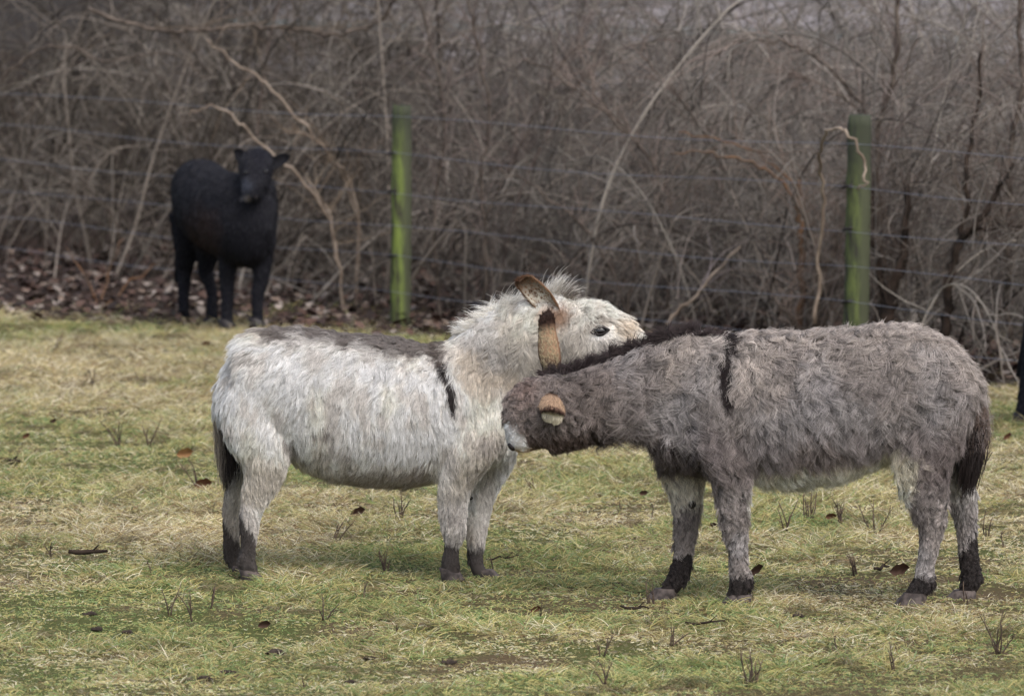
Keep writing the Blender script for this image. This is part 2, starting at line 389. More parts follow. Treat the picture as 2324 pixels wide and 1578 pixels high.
# ================================================================== GRASS
def make_grass(name, n, yr, lab, Lr, lean, rad, kind):
    y = yr[0]+(yr[1]-yr[0])*RNG.random(n)**1.3; x = (RNG.random(n)*2-1)*(.108*y+.45)
    P0 = np.stack([x, y, np.zeros(n)], 1)
    tuft = noise(P0, 2.3, 41, 3); green = noise(P0, .75, 42, 3)*.6+noise(P0, 3.5, 43, 2)*.4+.07*(1-sstep(21.5, 25, y))+.02-.03*sstep(24, 28, y)
    bare = noise(P0, 4.0, 44, 2)
    dens = (1-litter_amount(x, y)*.93)*np.where(bare > .70, .45, 1)*np.where(tuft < .33, .6, 1)
    if kind == 'straw': dens = dens*sstep(.34, .62, 1-green+.05)
    k = RNG.random(n) < dens; x, y, P0, tuft, green = x[k], y[k], P0[k], tuft[k], green[k]; n = len(x)
    z = ground_z(x, y)-.004
    # blades gather into little tufts that lean one way
    q = np.floor(P0*np.array([26, 26, 1])+noise(P0, 9, 47, 1)[:, None]*2).astype(np.int64)
    az = _hash(q[:, 0], q[:, 1], q[:, 2], 5)*6.283+RNG.normal(0, .8, n)
    L = Lr[0]+(Lr[1]-Lr[0])*RNG.random(n)**1.6; L = L*(.42+1.5*sstep(.38, .72, tuft)+.12)
    L = L*np.interp(y, [20, 24, 29, 37], [.72, .85, 1.15, 1.15])
    ln = np.clip(RNG.normal(lean, .35, n), .05, 2.2)
    d = np.stack([np.cos(az)*np.sin(ln), np.sin(az)*np.sin(ln), np.cos(ln)], 1); dh = np.stack([np.cos(az), np.sin(az), np.zeros(n)], 1)
    K = 4; s = np.linspace(0, 1, K)[None, :, None]
    bend = (.25+.6*RNG.random(n))[:, None, None]
    pts = np.stack([x, y, z], 1)[:, None, :]+d[:, None, :]*L[:, None, None]*s+dh[:, None, :]*(L[:, None, None]*s**2*bend)+np.array([0, 0, -1.])[None, None]*L[:, None, None]*s**2*bend*.45
    pts[..., 2] = np.maximum(pts[..., 2], z[:, None]+.002+.004*RNG.random(n)[:, None])
    g1 = sstep(.42, .64, green+RNG.normal(0, .13, n))*.82; r = RNG.random(n)
    straw = mixc(np.broadcast_to(srgb(200, 185, 138), (n, 3)), srgb(230, 220, 192), (r > .7)*1.)
    straw = mixc(straw, srgb(150, 124, 92), (r < .22)*1.)
    gr = mixc(np.broadcast_to(srgb(134, 150, 84), (n, 3)), srgb(92, 136, 74), RNG.random(n))
    gr = mixc(gr, srgb(178, 170, 106), (RNG.random(n) > .55)*1.)
    c = straw*(1-g1[:, None])+gr*g1[:, None] if kind == 'green' else mixc(straw, srgb(150, 152, 84), g1*.5)
    c = c*(.66+.74*RNG.random(n))[:, None]*(.78+.44*noise(P0, 1.4, 48, 3))[:, None]
    c = mixc(c, srgb(96, 80, 62), (noise(P0, 7, 49, 2) > .68)*.6)
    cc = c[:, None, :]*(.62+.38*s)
    rr = (rad*(.7+.6*RNG.random(n)))[:, None]*(1-.75*np.linspace(0, 1, K)[None, :]**2)
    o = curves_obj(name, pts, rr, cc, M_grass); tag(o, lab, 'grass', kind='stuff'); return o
make_grass('pasture_grass', 560000, (19.3, 39.5), 'short green and yellowed grass covering the pasture', (.018, .05), .75, .0018, 'green')
make_grass('straw_grass', 190000, (19.3, 39.0), 'dry straw coloured grass lying in mats over the pasture', (.025, .075), 1.05, .0015, 'straw')

# ================================================================== THICKET
def walk(p0, d0, L, K, curl, droop, wig=.25):
    """batched bending canes; returns (N,K,3)"""
    n = len(p0); pts = np.empty((n, K, 3)); pts[:, 0] = p0; d = norm(d0); st = (L/(K-1))[:, None]
    ax = norm(RNG.normal(0, 1, (n, 3)))
    for i in range(1, K):
        d = norm(d+np.cross(ax, d)*curl[:, None]/(K-1)+np.array([0, 0, -1.])*droop[:, None]*(i/(K-1))+RNG.normal(0, wig/(K**.5), (n, 3)))
        pts[:, i] = pts[:, i-1]+d*st
    pts[..., 2] = np.maximum(pts[..., 2], .01+.03*RNG.random((n, 1)))
    return pts
def off_pts(par, n, lo=.15, hi=1.0):
    """random points and directions along parent canes"""
    N, K, _ = par.shape; i = RNG.integers(0, N, n); t = (lo+(hi-lo)*RNG.random(n))*(K-1.001); k = t.astype(int); f = (t-k)[:, None]
    p = par[i, k]*(1-f)+par[i, k+1]*f; d = norm(par[i, k+1]-par[i, k]); return i, p, d, t/(K-1)
def bark_col(x, y, n):
    """left of the view the canes are browner, on the right greyer"""
    r = sstep(-3, 2.5, x); c = srgb(58, 52, 44)*(1-r[:, None])+srgb(118, 112, 107)*r[:, None]
    q = RNG.random(n); c = mixc(c, srgb(158, 150, 140), (q > .86)*.9); c = mixc(c, srgb(62, 52, 46), (q < .22)*.8); c = mixc(c, srgb(100, 82, 76), ((q > .22) & (q < .30))*.5)
    return c*(.45+.95*RNG.random(n)**1.3)[:, None]
def thicket(name, lab, n0, n1, n2, t_rng, back, lean, rk=1., pale=0.):
    t = t_rng[0]+(t_rng[1]-t_rng[0])*RNG.random(n0); bk = back[0]+(back[1]-back[0])*RNG.random(n0)**1.2
    base = np.stack([-.745+t*2.775, 37.7-t*4.1, np.zeros(n0)], 1)+np.array([.82, .56, 0])[None]*bk[:, None]
    d0 = np.stack([RNG.normal(lean, .45, n0), RNG.normal(-.1, .35, n0), np.full(n0, 1.)], 1)
    L0 = 1.6+2.6*RNG.random(n0)
    c0 = walk(base, d0, L0, 12, RNG.normal(0, .9, n0), .22+.25*RNG.random(n0))
    r0 = (.004+.007*RNG.random(n0)**2)[:, None]*np.linspace(1, .3, 12)[None]
    k0 = bark_col(base[:, 0], base[:, 1], n0)
    i, p, d, tt = off_pts(c0, n1, .12, 1); dd = norm(d*.9+RNG.normal(0, .75, (n1, 3))+np.array([0, 0, .12]))
    L1 = .25+.8*RNG.random(n1); c1 = walk(p, dd, L1, 8, RNG.normal(0, .8, n1), .05+.2*RNG.random(n1)); r1 = (.0018+.0022*RNG.random(n1))[:, None]*np.linspace(1, .4, 8)[None]
    k1 = k0[i]*.5+bark_col(p[:, 0], p[:, 1], n1)*.5
    i2, p, d, tt = off_pts(c1, n2, .2, 1); dd = norm(d*.9+RNG.normal(0, .7, (n2, 3)))
    L2 = .08+.3*RNG.random(n2); c2 = walk(p, dd, L2, 5, RNG.normal(0, .6, n2), .1*RNG.random(n2)); r2 = (.0011+.0012*RNG.random(n2))[:, None]*np.linspace(1, .5, 5)[None]
    k2 = k1[i2]*.6+bark_col(p[:, 0], p[:, 1], n2)*.4
    # one object: all canes resampled to one point count
    def rs(c, r, K=8):
        K0 = c.shape[1]; s = np.linspace(0, K0-1.0001, K); a = s.astype(int); f = s-a; return c[:, a]*(1-f)[None, :, None]+c[:, a+1]*f[None, :, None], r[:, a]*(1-f)+r[:, a+1]*f
    if pale: k0, k1, k2 = (k_*(1-pale)+pale*srgb(138, 128, 118)*(.3+.85*RNG.random((len(k_), 1))) for k_ in (k0, k1, k2))
    A = [rs(c0, r0*rk), rs(c1, r1*rk), rs(c2, r2*rk)]
    PT = np.concatenate([a[0] for a in A]); nf = ((PT[..., 0]+.745)*.828+(PT[..., 1]-37.7)*.563).min(1)
    keep = ~((np.abs(PT[..., 0]+1.98) < .75) & (PT[..., 1] < 38.35)).any(1) & ((nf > .02) | (RNG.random(len(PT)) < 0))
    o = curves_obj(name, PT[keep], np.concatenate([a[1] for a in A])[keep], np.concatenate([k0, k1, k2])[keep], M_twig)
    return tag(o, lab, 'thicket', kind='stuff')
thicket('thicket', 'dense tangle of brown bare twigs behind the fence and the black calf', 620, 15000, 26000, (-2.6, .35), (.35, 8), .25, 1.25)
thicket('thicket', 'dense tangle of greyish bare twigs behind the right end of the fence', 420, 12000, 22000, (.1, 2.2), (.3, 8), -.25, 1.25)
thicket('thicket', 'looser grey brushwood standing deeper behind the thicket', 900, 13000, 9000, (-3.4, 3.6), (8, 34), 0, 2.0)

thicket('thicket', 'paler arching canes at the front of the tangle along the fence', 170, 1900, 3200, (-2.2, 2.1), (.1, 2.2), -.1, 1.35, .75)
# leaf litter
def leaf_faces(P, az, size, tilt, curl, V, F, cols, c):
    ca, sa = math.cos(az), math.sin(az); u = Vector((ca, sa, tilt)).normalized(); v = Vector((-sa, ca, 0)); up = u.cross(v)
    pr = [(-.5, 0), (-.18, .33), (.15, .36), (.5, 0), (.15, -.36), (-.18, -.33)]
    b0 = len(V)
    for a, b_ in pr: V.append(P+u*a*size+v*b_*size+up*(abs(b_)*curl*size+a*a*curl*size*.6)); cols.append(c*(1.08 if b_ else .85))
    F += [(b0, b0+1, b0+5), (b0+1, b0+2, b0+4, b0+5), (b0+2, b0+3, b0+4)]
V, F, cols = [], [], []
pal = [srgb(78, 60, 52), srgb(60, 48, 44), srgb(104, 90, 80), srgb(48, 40, 37), srgb(134, 124, 116), srgb(84, 66, 58)]
cnt = 0
while cnt < 9000:
    y = 29+16*random.random(); x = (random.random()*2-1)*(.11*y+.5)
    if y < edge_y(x)-.15+random.gauss(0, .35): continue
    cnt += 1; z = float(ground_z(np.array([x]), np.array([y]))[0])
    leaf_faces(Vector((x, y, z+.012+random.random()*.05)), random.random()*6.28, .05+.06*random.random(), random.gauss(0, .5), random.random()*1.2, V, F, cols, random.choice(pal)*(.7+.5*random.random()))
tag(mesh_obj('leaf_litter', V, F, M_leaf, smooth=False, col=np.array(cols)), 'brown fallen leaves lying thick along the foot of the thicket', 'leaves', kind='stuff')

# ---- shrubs and boughs one can tell apart: stems as tubes, twigs as fine hair-thin wood
def shrub(name, lab, cat, Y, stems, m, ntw=120, tint=(120, 106, 96), group=None, spread=.6):
    """stems: list of [(px, py, dy)...], r0, r1"""
    p0 = on_ground_y(stems[0][0][0][0], Y); root = empty(name, p0); tag(root, lab, cat, group)
    paths = []
    for pts, r0, r1 in stems:
        R = smooth_secs([tuple(at(a, b_, Y+c)-p0) for a, b_, c in pts], 5)
        R[1:-1] += RNG.normal(0, .009, (len(R)-2, 3))
        rr = np.linspace(r0, r1, len(R)); V, F = tube_vf(R, rr, 7); mesh_obj('stem', V, F, m, root)
        k = np.linspace(0, len(R)-1.0001, 10); a = k.astype(int); f = (k-a)[:, None]; paths.append(R[a]*(1-f)+R[a+1]*f)
    par = np.array(paths); i, p, d, tt = off_pts(par, ntw, .15, 1); dd = norm(d*.8+RNG.normal(0, spread, (ntw, 3)))
    c1 = walk(p, dd, .15+.55*RNG.random(ntw), 8, RNG.normal(0, .7, ntw), .1*RNG.random(ntw)); r1_ = (.0016+.0016*RNG.random(ntw))[:, None]*np.linspace(1, .4, 8)[None]
    cc = np.broadcast_to(srgb(*tint), (ntw, 3))*(.6+.45*RNG.random(ntw))[:, None]
    wp = c1+np.array(tuple(p0)); nf = ((wp[..., 0]+.745)*.828+(wp[..., 1]-37.7)*.563).min(1); kp = ~((np.abs(wp[..., 0]+1.98) < .75) & (wp[..., 1] < 38.3)).any(1) & ((nf > .02) | (RNG.random(ntw) < .04)); c1, r1_, cc = c1[kp], r1_[kp], cc[kp]
    if not len(c1): return root
    tw = curves_obj('twigs', c1, r1_, cc, M_twig, root); tw['kind'] = 'stuff'
    return root
def on_ground_y(px, Y):
    u = (px-1161.5)/FPX; return Vector((u*Y, Y, 0))
S = shrub
S('arching_shrub', 'pale bough arching down behind the black calf and its raised ear', 'shrub', 38.6,
  [([(775, 735, 0), (770, 640, 0), (745, 500, 0), (690, 410, -.1), (640, 368, -.15), (590, 325, -.2), (540, 275, -.2), (505, 248, -.2), (470, 243, -.2), (430, 262, -.2)], .013, .006),
   ([(770, 600, 0), (740, 470, .1), (690, 400, .1)], .008, .004)], M_bark_pale, 60, (150, 132, 112))
S('arching_shrub', 'long straight brown stem leaning left above the calf towards the left post', 'shrub', 39.2,
  [([(805, 735, .2), (812, 560, .2), (800, 430, .2), (745, 350, .1), (660, 250, 0), (590, 180, 0), (520, 130, 0), (470, 90, 0)], .015, .006),
   ([(810, 500, .2), (770, 380, .1), (700, 310, 0), (645, 300, 0)], .009, .004)], M_bark_pale, 90, (124, 108, 92))
S('arching_shrub', 'pale bough curving like a hoop at the upper left edge of the thicket', 'shrub', 40.0,
  [([(-40, 700, .2), (-60, 330, .2), (-10, 200, 0), (40, 145, 0), (110, 103, 0), (180, 118, 0), (240, 138, 0), (330, 122, 0), (400, 124, 0)], .013, .005)], M_bark, 60, (126, 112, 96))
S('hanging_bough', 'long sagging bough crossing the top of the thicket above the calf', 'branch', 40.5,
  [([(200, 20, 0), (290, 55, 0), (400, 72, 0), (520, 60, 0), (640, 66, 0), (760, 78, 0), (840, 60, 0), (890, 15, 0), (910, -30, 0), (980, -200, .5), (1010, 700, 3)], .014, .012)], M_bark, 80, (120, 106, 92))
S('hooked_shrub', 'thin branch hooked like a crook over the top of the right green post', 'shrub', 33.2,
  [([(1848, 735, .5), (1856, 600, .5), (1868, 480, .4), (1862, 400, .3), (1858, 350, .1), (1876, 300, -.1), (1905, 290, -.2), (1935, 322, -.25), (1958, 365, -.25), (1962, 410, -.25), (1945, 430, -.2)], .012, .007)], M_bark_pale, 60, (140, 128, 122))
S('thicket_stem', 'rust brown upright stem left of the right green post', 'shrub', 34.6,
  [([(1812, 745, 0), (1818, 660, 0), (1820, 560, 0), (1812, 480, 0), (1815, 410, 0)], .024, .014),
   ([(1815, 480, 0), (1760, 400, 0), (1690, 365, 0), (1600, 345, 0), (1520, 350, 0)], .011, .005),
   ([(1816, 440, 0), (1740, 360, .1), (1640, 320, .1), (1540, 300, .2)], .007, .004)], M_bark_rust, 150, (132, 116, 106))
S('gnarled_shrub', 'knobbly multi-stemmed bush with dark foot close left of the right post', 'shrub', 34.4,
  [([(1842, 760, 0), (1850, 700, 0), (1862, 620, 0), (1890, 560, 0), (1905, 480, .2)], .044, .014),
   ([(1846, 750, 0), (1838, 690, 0), (1850, 620, 0), (1846, 540, 0), (1800, 440, 0)], .034, .010),
   ([(1856, 760, 0), (1876, 700, .1), (1896, 640, .1), (1930, 560, .3), (1990, 470, .4)], .03, .010),
   ([(1835, 760, 0), (1800, 730, 0), (1770, 690, 0)], .03, .008)], M_bark, 220, (124, 108, 98))
S('dark_trunk', 'dark forked trunk just right of the right green post', 'shrub', 33.75,
  [([(2005, 760, 0), (2015, 690, 0), (2035, 620, 0), (2055, 560, 0), (2060, 420, 0)], .058, .016),
   ([(2030, 770, .2), (2000, 640, .2), (1985, 560, .2), (1975, 420, .3)], .028, .010)], M_bark_dark, 160, (92, 80, 72))
S('slender_tree', 'slender dark tree leaning right behind the grey donkey\'s rump', 'tree', 33.3,
  [([(2132, 790, 0), (2148, 700, 0), (2155, 620, 0), (2180, 545, 0), (2215, 505, 0), (2262, 440, 0), (2300, 370, 0)], .034, .012),
   ([(2170, 570, 0), (2190, 480, 0), (2195, 380, 0), (2215, 250, .2), (2225, 120, .2)], .019, .009),
   ([(2190, 540, 0), (2250, 520, .1), (2330, 512, .1)], .010, .006)], M_bark_dark, 220, (100, 88, 80))
S('dead_stick', 'straight dead stick leaning to the right between the two posts', 'branch', 35.2,
  [([(1512, 735, 0), (1560, 690, 0), (1610, 635, 0), (1680, 560, 0)], .012, .007)], M_bark_pale, 6, (140, 130, 130))
S('arching_shrub', 'long pale branch arching over the upper right of the thicket', 'shrub', 35.8,
  [([(1990, 740, .6), (1985, 420, .4), (1960, 260, .2), (1900, 175, 0), (1850, 130, 0), (1800, 104, 0), (1740, 92, 0), (1680, 94, 0), (1600, 130, 0)], .013, .005),
   ([(1960, 260, .2), (1900, 215, 0), (1840, 180, 0), (1780, 165, 0)], .008, .004)], M_bark, 140, (140, 126, 118))
S('arching_shrub', 'brown bush fanning leftwards between the two green posts', 'shrub', 36.3,
  [([(1420, 740, 0), (1440, 600, 0), (1500, 420, 0), (1420, 300, 0), (1290, 190, 0), (1180, 120, 0)], .012, .005),
   ([(1500, 740, .3), (1530, 560, .3), (1500, 400, .3), (1380, 250, .2), (1330, 160, .2)], .011, .005),
   ([(1430, 740, 0), (1360, 560, 0), (1220, 430, 0), (1120, 380, 0)], .009, .004),
   ([(1520, 640, .2), (1640, 430, .2), (1560, 250, .2), (1450, 120, .2)], .011, .005)], M_bark, 320, (128, 114, 106))
S('tall_sapling', 'pair of upright saplings at the top right corner of the thicket', 'tree', 33.9,
  [([(2010, 740, .6), (1995, 480, .4), (1990, 300, .4), (2030, 150, .4), (2040, -40, .4)], .024, .012),
   ([(2290, 780, 0), (2285, 560, 0), (2300, 330, 0), (2318, 160, 0), (2312, -40, 0)], .024, .012)], M_bark, 240, (116, 102, 96))
S('tall_sapling', 'grey saplings rising right of the left green post', 'tree', 37.5,
  [([(1090, 745, 0), (1102, 560, 0), (1090, 400, 0), (1110, 280, 0), (1085, 120, 0), (1060, -40, 0)], .014, .007),
   ([(1000, 745, .4), (985, 500, .4), (1010, 300, .4), (990, 150, .4), (940, -40, .4)], .012, .007),
   ([(1100, 500, 0), (1180, 330, 0), (1240, 200, 0), (1320, 100, 0)], .009, .005)], M_bark, 260, (128, 114, 108))
S('low_bush', 'small red-brown bush at the foot of the thicket left of the calf', 'shrub', 39.4,
  [([(230, 700, 0), (245, 620, 0), (280, 540, 0)], .009, .004), ([(225, 700, 0), (190, 620, 0), (150, 560, 0)], .009, .004), ([(232, 700, 0), (300, 640, 0), (350, 600, 0)], .008, .004)], M_bark_rust, 160, (92, 78, 68))

# ================================================================== FENCE
p1 = Vector((-.745, 37.7, 0)); p2 = Vector((2.03, 33.6, 0)); fd = p2-p1
fence = empty('wire_fence', p1); tag(fence, 'stock fence of green mossy round posts and thin wires before the thicket', 'fence')
def post(loc, h, r, lean, lab):
    V, F = [], []; rng = random.Random(int(r*1e4)); n_ = 20; rows = 26
    for j in range(rows):
        z = h*j/(rows-1)-.05
        for k in range(n_):
            an = 2*math.pi*k/n_; rr = r*(1.04-.1*j/rows)*(1+.04*math.sin(3*an+j*.15)+rng.gauss(0, .028)+.03*math.sin(j*1.7+2*an)); V.append((math.cos(an)*rr+lean*z, math.sin(an)*rr, z+(rng.gauss(0, .006) if j == rows-1 else 0)))
    for j in range(rows-1):
        for k in range(n_): F.append((j*n_+k, j*n_+(k+1) % n_, (j+1)*n_+(k+1) % n_, (j+1)*n_+k))
    F.append(tuple((rows-1)*n_+k for k in range(n_)))
    o = mesh_obj('post', V, F, M_post if r < .07 else M_post2, fence, loc=loc-p1); o['label'] = lab; return o
post(p1, 1.50, .067, .012, 'bright green mossy post, thinner and farther')
post(p2, 1.60, .074, .016, 'darker green mossy post, thicker and nearer')
post(p1+fd*2.25, 1.5, .068, 0, 'green post beyond the right edge')
for zi, zw in enumerate((1.38, 1.13, .88, .66, .45, .225)):
    pts = []
    for s in np.linspace(-2.3, 2.25, 60):
        q = p1+fd*s; sag = -.02*math.sin((s % 1)*math.pi); nrm = Vector((-.83, -.56, 0))*.075
        pts.append(q-p1+nrm+Vector((0, 0, zw+sag+.012*math.sin(s*7+zi*2))))
    V, F = tube_vf(pts, [.0018]*len(pts), 5); mesh_obj('wire', V, F, M_wire, fence)
for pp in (p1, p2):
    for zw in (1.13, .88, .45):
        V, F = [], []
        tube_vf([pp-p1+Vector((-.075, -.03, zw-.012)), pp-p1+Vector((-.07, -.055, zw)), pp-p1+Vector((-.02, -.075, zw+.012))], [.006, .009, .006], 6, V, F)
        mesh_obj('insulator', V, F, M_dark, fence)

# ================================================================== WHITE DONKEY
W = Animal('donkey', 800, 1000, 23.88)
W.barrel([(508, 820, 925, .06, 0), (530, 780, 985, .13, 0), (565, 750, 1010, .175, 0), (620, 738, 1022, .195, 0), (690, 738, 1050, .215, 0), (760, 748, 1088, .235, 0), (850, 758, 1108, .245, 0), (930, 768, 1108, .235, 0),
          (1000, 772, 1094, .205, 0), (1060, 760, 1075, .185, 0), (1110, 758, 1062, .165, 0), (1150, 770, 1040, .13, 0), (1180, 800, 1005, .08, 0)], 9)
# neck: centre, in-plane radius, lateral radius, lateral offset
W.loft([(1060, 890, 120, .13, 0), (1110, 845, 118, .12, 0), (1160, 800, 108, .105, -.01), (1205, 765, 96, .09, -.02), (1250, 745, 84, .085, -.03), (1290, 742, 72, .08, -.03)], inset=8)
# head
W.loft([(1255, 752, 74, .085, -.03), (1300, 760, 84, .10, -.03), (1345, 768, 86, .105, -.04), (1385, 782, 80, .095, -.05), (1420, 800, 68, .08, -.05), (1455, 822, 56, .065, -.06), (1490, 848, 46, .055, -.06), (1520, 870, 42, .055, -.06), (1540, 885, 34, .045, -.06)], inset=6)
# thighs, then legs (near = negative offset)
W.loft([(600, 830, 40, .06, -.08), (580, 895, 66, .085, -.10), (577, 960, 74, .085, -.11), (600, 1020, 66, .07, -.12), (598, 1075, 48, .052, -.12), (582, 1120, 38, .042, -.12), (570, 1160, 28, .036, -.12), (566, 1200, 24, .030, -.12), (563, 1245, 20, .027, -.12), (559, 1275, 24, .031, -.12), (570, 1303, 22, .032, -.12)], inset=3)
W.loft([(600, 830, 40, .06, .08), (580, 895, 62, .085, .10), (574, 960, 70, .085, .11), (590, 1020, 60, .07, .12), (568, 1080, 42, .05, .12), (540, 1120, 32, .04, .12), (528, 1160, 24, .034, .12), (526, 1210, 21, .028, .12), (526, 1250, 22, .028, .12), (532, 1278, 20, .030, .12), (545, 1300, 18, .030, .12)], inset=2)
W.loft([(1090, 930, 85, .08, -.09), (1065, 1010, 66, .08, -.12), (1040, 1070, 48, .062, -.12), (1030, 1120, 38, .05, -.12), (1028, 1170, 33, .046, -.12), (1030, 1205, 28, .042, -.12), (1025, 1242, 20, .030, -.12), (1022, 1276, 24, .034, -.12), (1027, 1305, 23, .036, -.12)], inset=3)
W.loft([(1120, 950, 70, .07, .09), (1120, 1030, 50, .07, .10), (1102, 1090, 38, .055, .10), (1088, 1140, 30, .045, .09), (1082, 1190, 27, .042, .09), (1080, 1225, 24, .036, .08), (1078, 1262, 20, .030, .08), (1084, 1290, 19, .030, .07), (1100, 1310, 19, .030, .07)], inset=2)
# tail core
W.loft([(552, 800, 16, .03, 0), (524, 838, 18, .028, 0), (511, 868, 14, .024, 0), (507, 910, 12, .02, 0), (508, 960, 10, .016, 0), (512, 1010, 8, .012, 0)], inset=2)
W.build()
top_w = ([480, 520, 560, 600, 650, 750, 850, 950, 1000, 1060], [800, 762, 745, 736, 730, 740, 755, 768, 772, 762])
def paint_white(P, N_=None):
    U, Vv = W.uv(P); n = len(U); n1 = noise(P, 14, 51, 3)-.5; n2 = noise(P, 5, 52, 2)-.5; n3 = noise(P, 40, 53, 2)-.5
    c = np.broadcast_to(srgb(231, 227, 222), (n, 3)).copy()
    c = mixc(c, srgb(230, 220, 200), sstep(0, .2, n2)*.45); c = mixc(c, srgb(166, 160, 156), sstep(.04, .22, n1)*.45)
    tl = np.interp(U, *top_w); dt = Vv-tl+n1*50+n3*14
    band = (1-sstep(28, 56, dt+np.abs(U-790)*.03))*sstep(575, 625, U+n1*30)*(1-sstep(985, 1030, U)); c = mixc(c, srgb(112, 104, 100), band*.95)
    c = mixc(c, srgb(70, 60, 56), (1-sstep(8, 20, dt))*sstep(585, 610, U)*(1-sstep(640, 780, U)))
    st = seg_dist(U+n1*8, Vv, [(1000, 785), (1012, 825), (1021, 875), (1028, 925)]); c = mixc(c, srgb(48, 42, 42), 1-sstep(6, 12, st))
    st = seg_dist(U+n1*8, Vv, [(1000, 765), (1005, 800)]); c = mixc(c, srgb(104, 94, 88), (1-sstep(14, 28, st))*.8)
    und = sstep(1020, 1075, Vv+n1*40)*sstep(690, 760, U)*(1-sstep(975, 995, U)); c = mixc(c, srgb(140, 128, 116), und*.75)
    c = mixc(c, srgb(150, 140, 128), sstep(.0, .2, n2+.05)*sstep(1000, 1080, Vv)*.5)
    for (a, b_, r) in ((745, 972, 13), (722, 968, 7), (800, 1020, 8), (690, 1040, 8)): c = mixc(c, srgb(104, 94, 90), (1-sstep(r*.5, r*1.3, np.hypot(U-a, Vv-b_)+n3*10))*.7)
    c = mixc(c, srgb(140, 134, 128), (1-sstep(20, 70, seg_dist(U, Vv, [(1120, 795), (1210, 800), (1215, 850)])+n1*50))*.55)
    c = mixc(c, srgb(176, 158, 132), (1-sstep(15, 50, seg_dist(U, Vv, [(1075, 800), (1080, 850), (1150, 845)])+n1*40))*.5)
    c = mixc(c, srgb(128, 118, 118), (1-sstep(12, 45, np.hypot(U-1105, Vv-1000)+n1*50))*.5)
    hd = sstep(1270, 1300, U)*(1-sstep(860, 900, Vv)); c = mixc(c, srgb(226, 220, 210), hd*.8)
    c = mixc(c, srgb(160, 150, 140), (1-sstep(30, 75, np.hypot(U-1290, Vv-790)+n1*40))*.55)
    c = mixc(c, srgb(150, 114, 84), (1-sstep(12, 34, np.hypot((U-1268)*.8, Vv-710)+n1*20))*.85)
    c = mixc(c, srgb(196, 172, 142), (1-sstep(12, 36, np.hypot(U-1420, Vv-740)+n1*30))*.5)
    c = mixc(c, srgb(224, 220, 216), (1-sstep(8, 22, np.hypot((U-1362)*.6, (Vv-756)))))
    c = mixc(c, srgb(150, 138, 126), (1-sstep(4, 14, seg_dist(U, Vv, [(1338, 738), (1358, 730), (1378, 736)])+n3*8))*.6)
    c = mixc(c, srgb(118, 108, 106), (1-sstep(14, 40, np.hypot((U-1380)*.7, Vv-800)+n1*30))*.6)
    near = P[:, 1] < 0
    lg = Vv > 1120; front = U > 800
    line = np.where(front, np.where(near, 1218, 1248), np.where(near, 1185-(565-U)*1.6, 1212+(U-520)*1.2)); mud = sstep(-14, 14, Vv-line+n1*60)*lg
    c = mixc(c, srgb(58, 51, 49), mud*.96)
    c = mixc(c, srgb(140, 128, 120), sstep(-90, -10, Vv-line+n1*60)*lg*(1-mud)*.45)
    c = mixc(c, srgb(74, 64, 58), (1-sstep(6, 20, seg_dist(U, Vv, [(655, 1000), (672, 1022)])+n3*10))*.6*(Vv > 995))
    return c
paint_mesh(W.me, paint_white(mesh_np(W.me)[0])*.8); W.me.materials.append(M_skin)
G_w = [  # x y  dx dy  length lift wave
    (520, 800, -.7, 1, .040, .5, .05), (600, 745, -.9, .5, .045, .6, .10), (700, 745, -.9, .5, .045, .6, .12), (800, 760, -.8, .7, .05, .6, .16), (900, 775, -.8, .8, .05, .6, .16), (980, 790, -.6, .9, .045, .5, .12),
    (520, 900, -.35, 1, .035, .3, .04), (600, 850, -.5, 1, .045, .3, .06), (700, 830, -.55, 1, .05, .35, .10), (800, 830, -.4, 1, .055, .35, .12), (900, 850, -.25, 1, .05, .35, .10),
    (600, 950, -.2, 1, .035, .3, .04), (700, 950, -.15, 1, .045, .25, .04), (800, 950, -.1, 1, .045, .25, .04), (900, 950, -.05, 1, .045, .25, .04), (980, 950, .1, 1, .04, .25, .04),
    (750, 1060, -.4, .9, .045, .3, .05), (850, 1080, -.5, .8, .045, .3, .05), (950, 1070, -.4, .9, .045, .3, .05),
    (1060, 880, .1, 1, .035, .25, .03), (1120, 920, .1, 1, .035, .25, .04), (1060, 980, 0, 1, .035, .3, .05), (1130, 1020, .1, 1, .035, .35, .07),
    (1070, 790, -.6, .8, .045, .5, .12), (1130, 790, -.7, .9, .055, .55, .2), (1190, 790, -.5, 1, .055, .55, .2), (1150, 730, -.8, .5, .05, .7, .15), (1220, 850, -.2, 1, .05, .45, .16),
    (1290, 720, -.8, .6, .03, .5, .15), (1340, 690, .5, -.4, .035, .9, .15), (1400, 710, .8, -.1, .028, .8, .1), (1310, 760, -.3, 1, .055, .5, .14), (1330, 810, -.1, 1, .035, .4, .08), (1400, 780, .7, .5, .018, .4, .05), (1450, 790, .8, .3, .02, .5, .05),
    (590, 1060, -.2, 1, .03, .4, .06), (570, 1150, 0, 1, .022, .35, .06), (560, 1250, 0, 1, .016, .3, .08), (530, 1150, 0, 1, .02, .35, .05), (530, 1250, 0, 1, .016, .3, .08),
    (1040, 1080, 0, 1, .03, .45, .09), (1030, 1180, -.3, 1, .026, .55, .1), (1025, 1260, 0, 1, .014, .25, .05), (1090, 1130, .1, 1, .026, .4, .06), (1080, 1260, 0, 1, .016, .3, .05)]
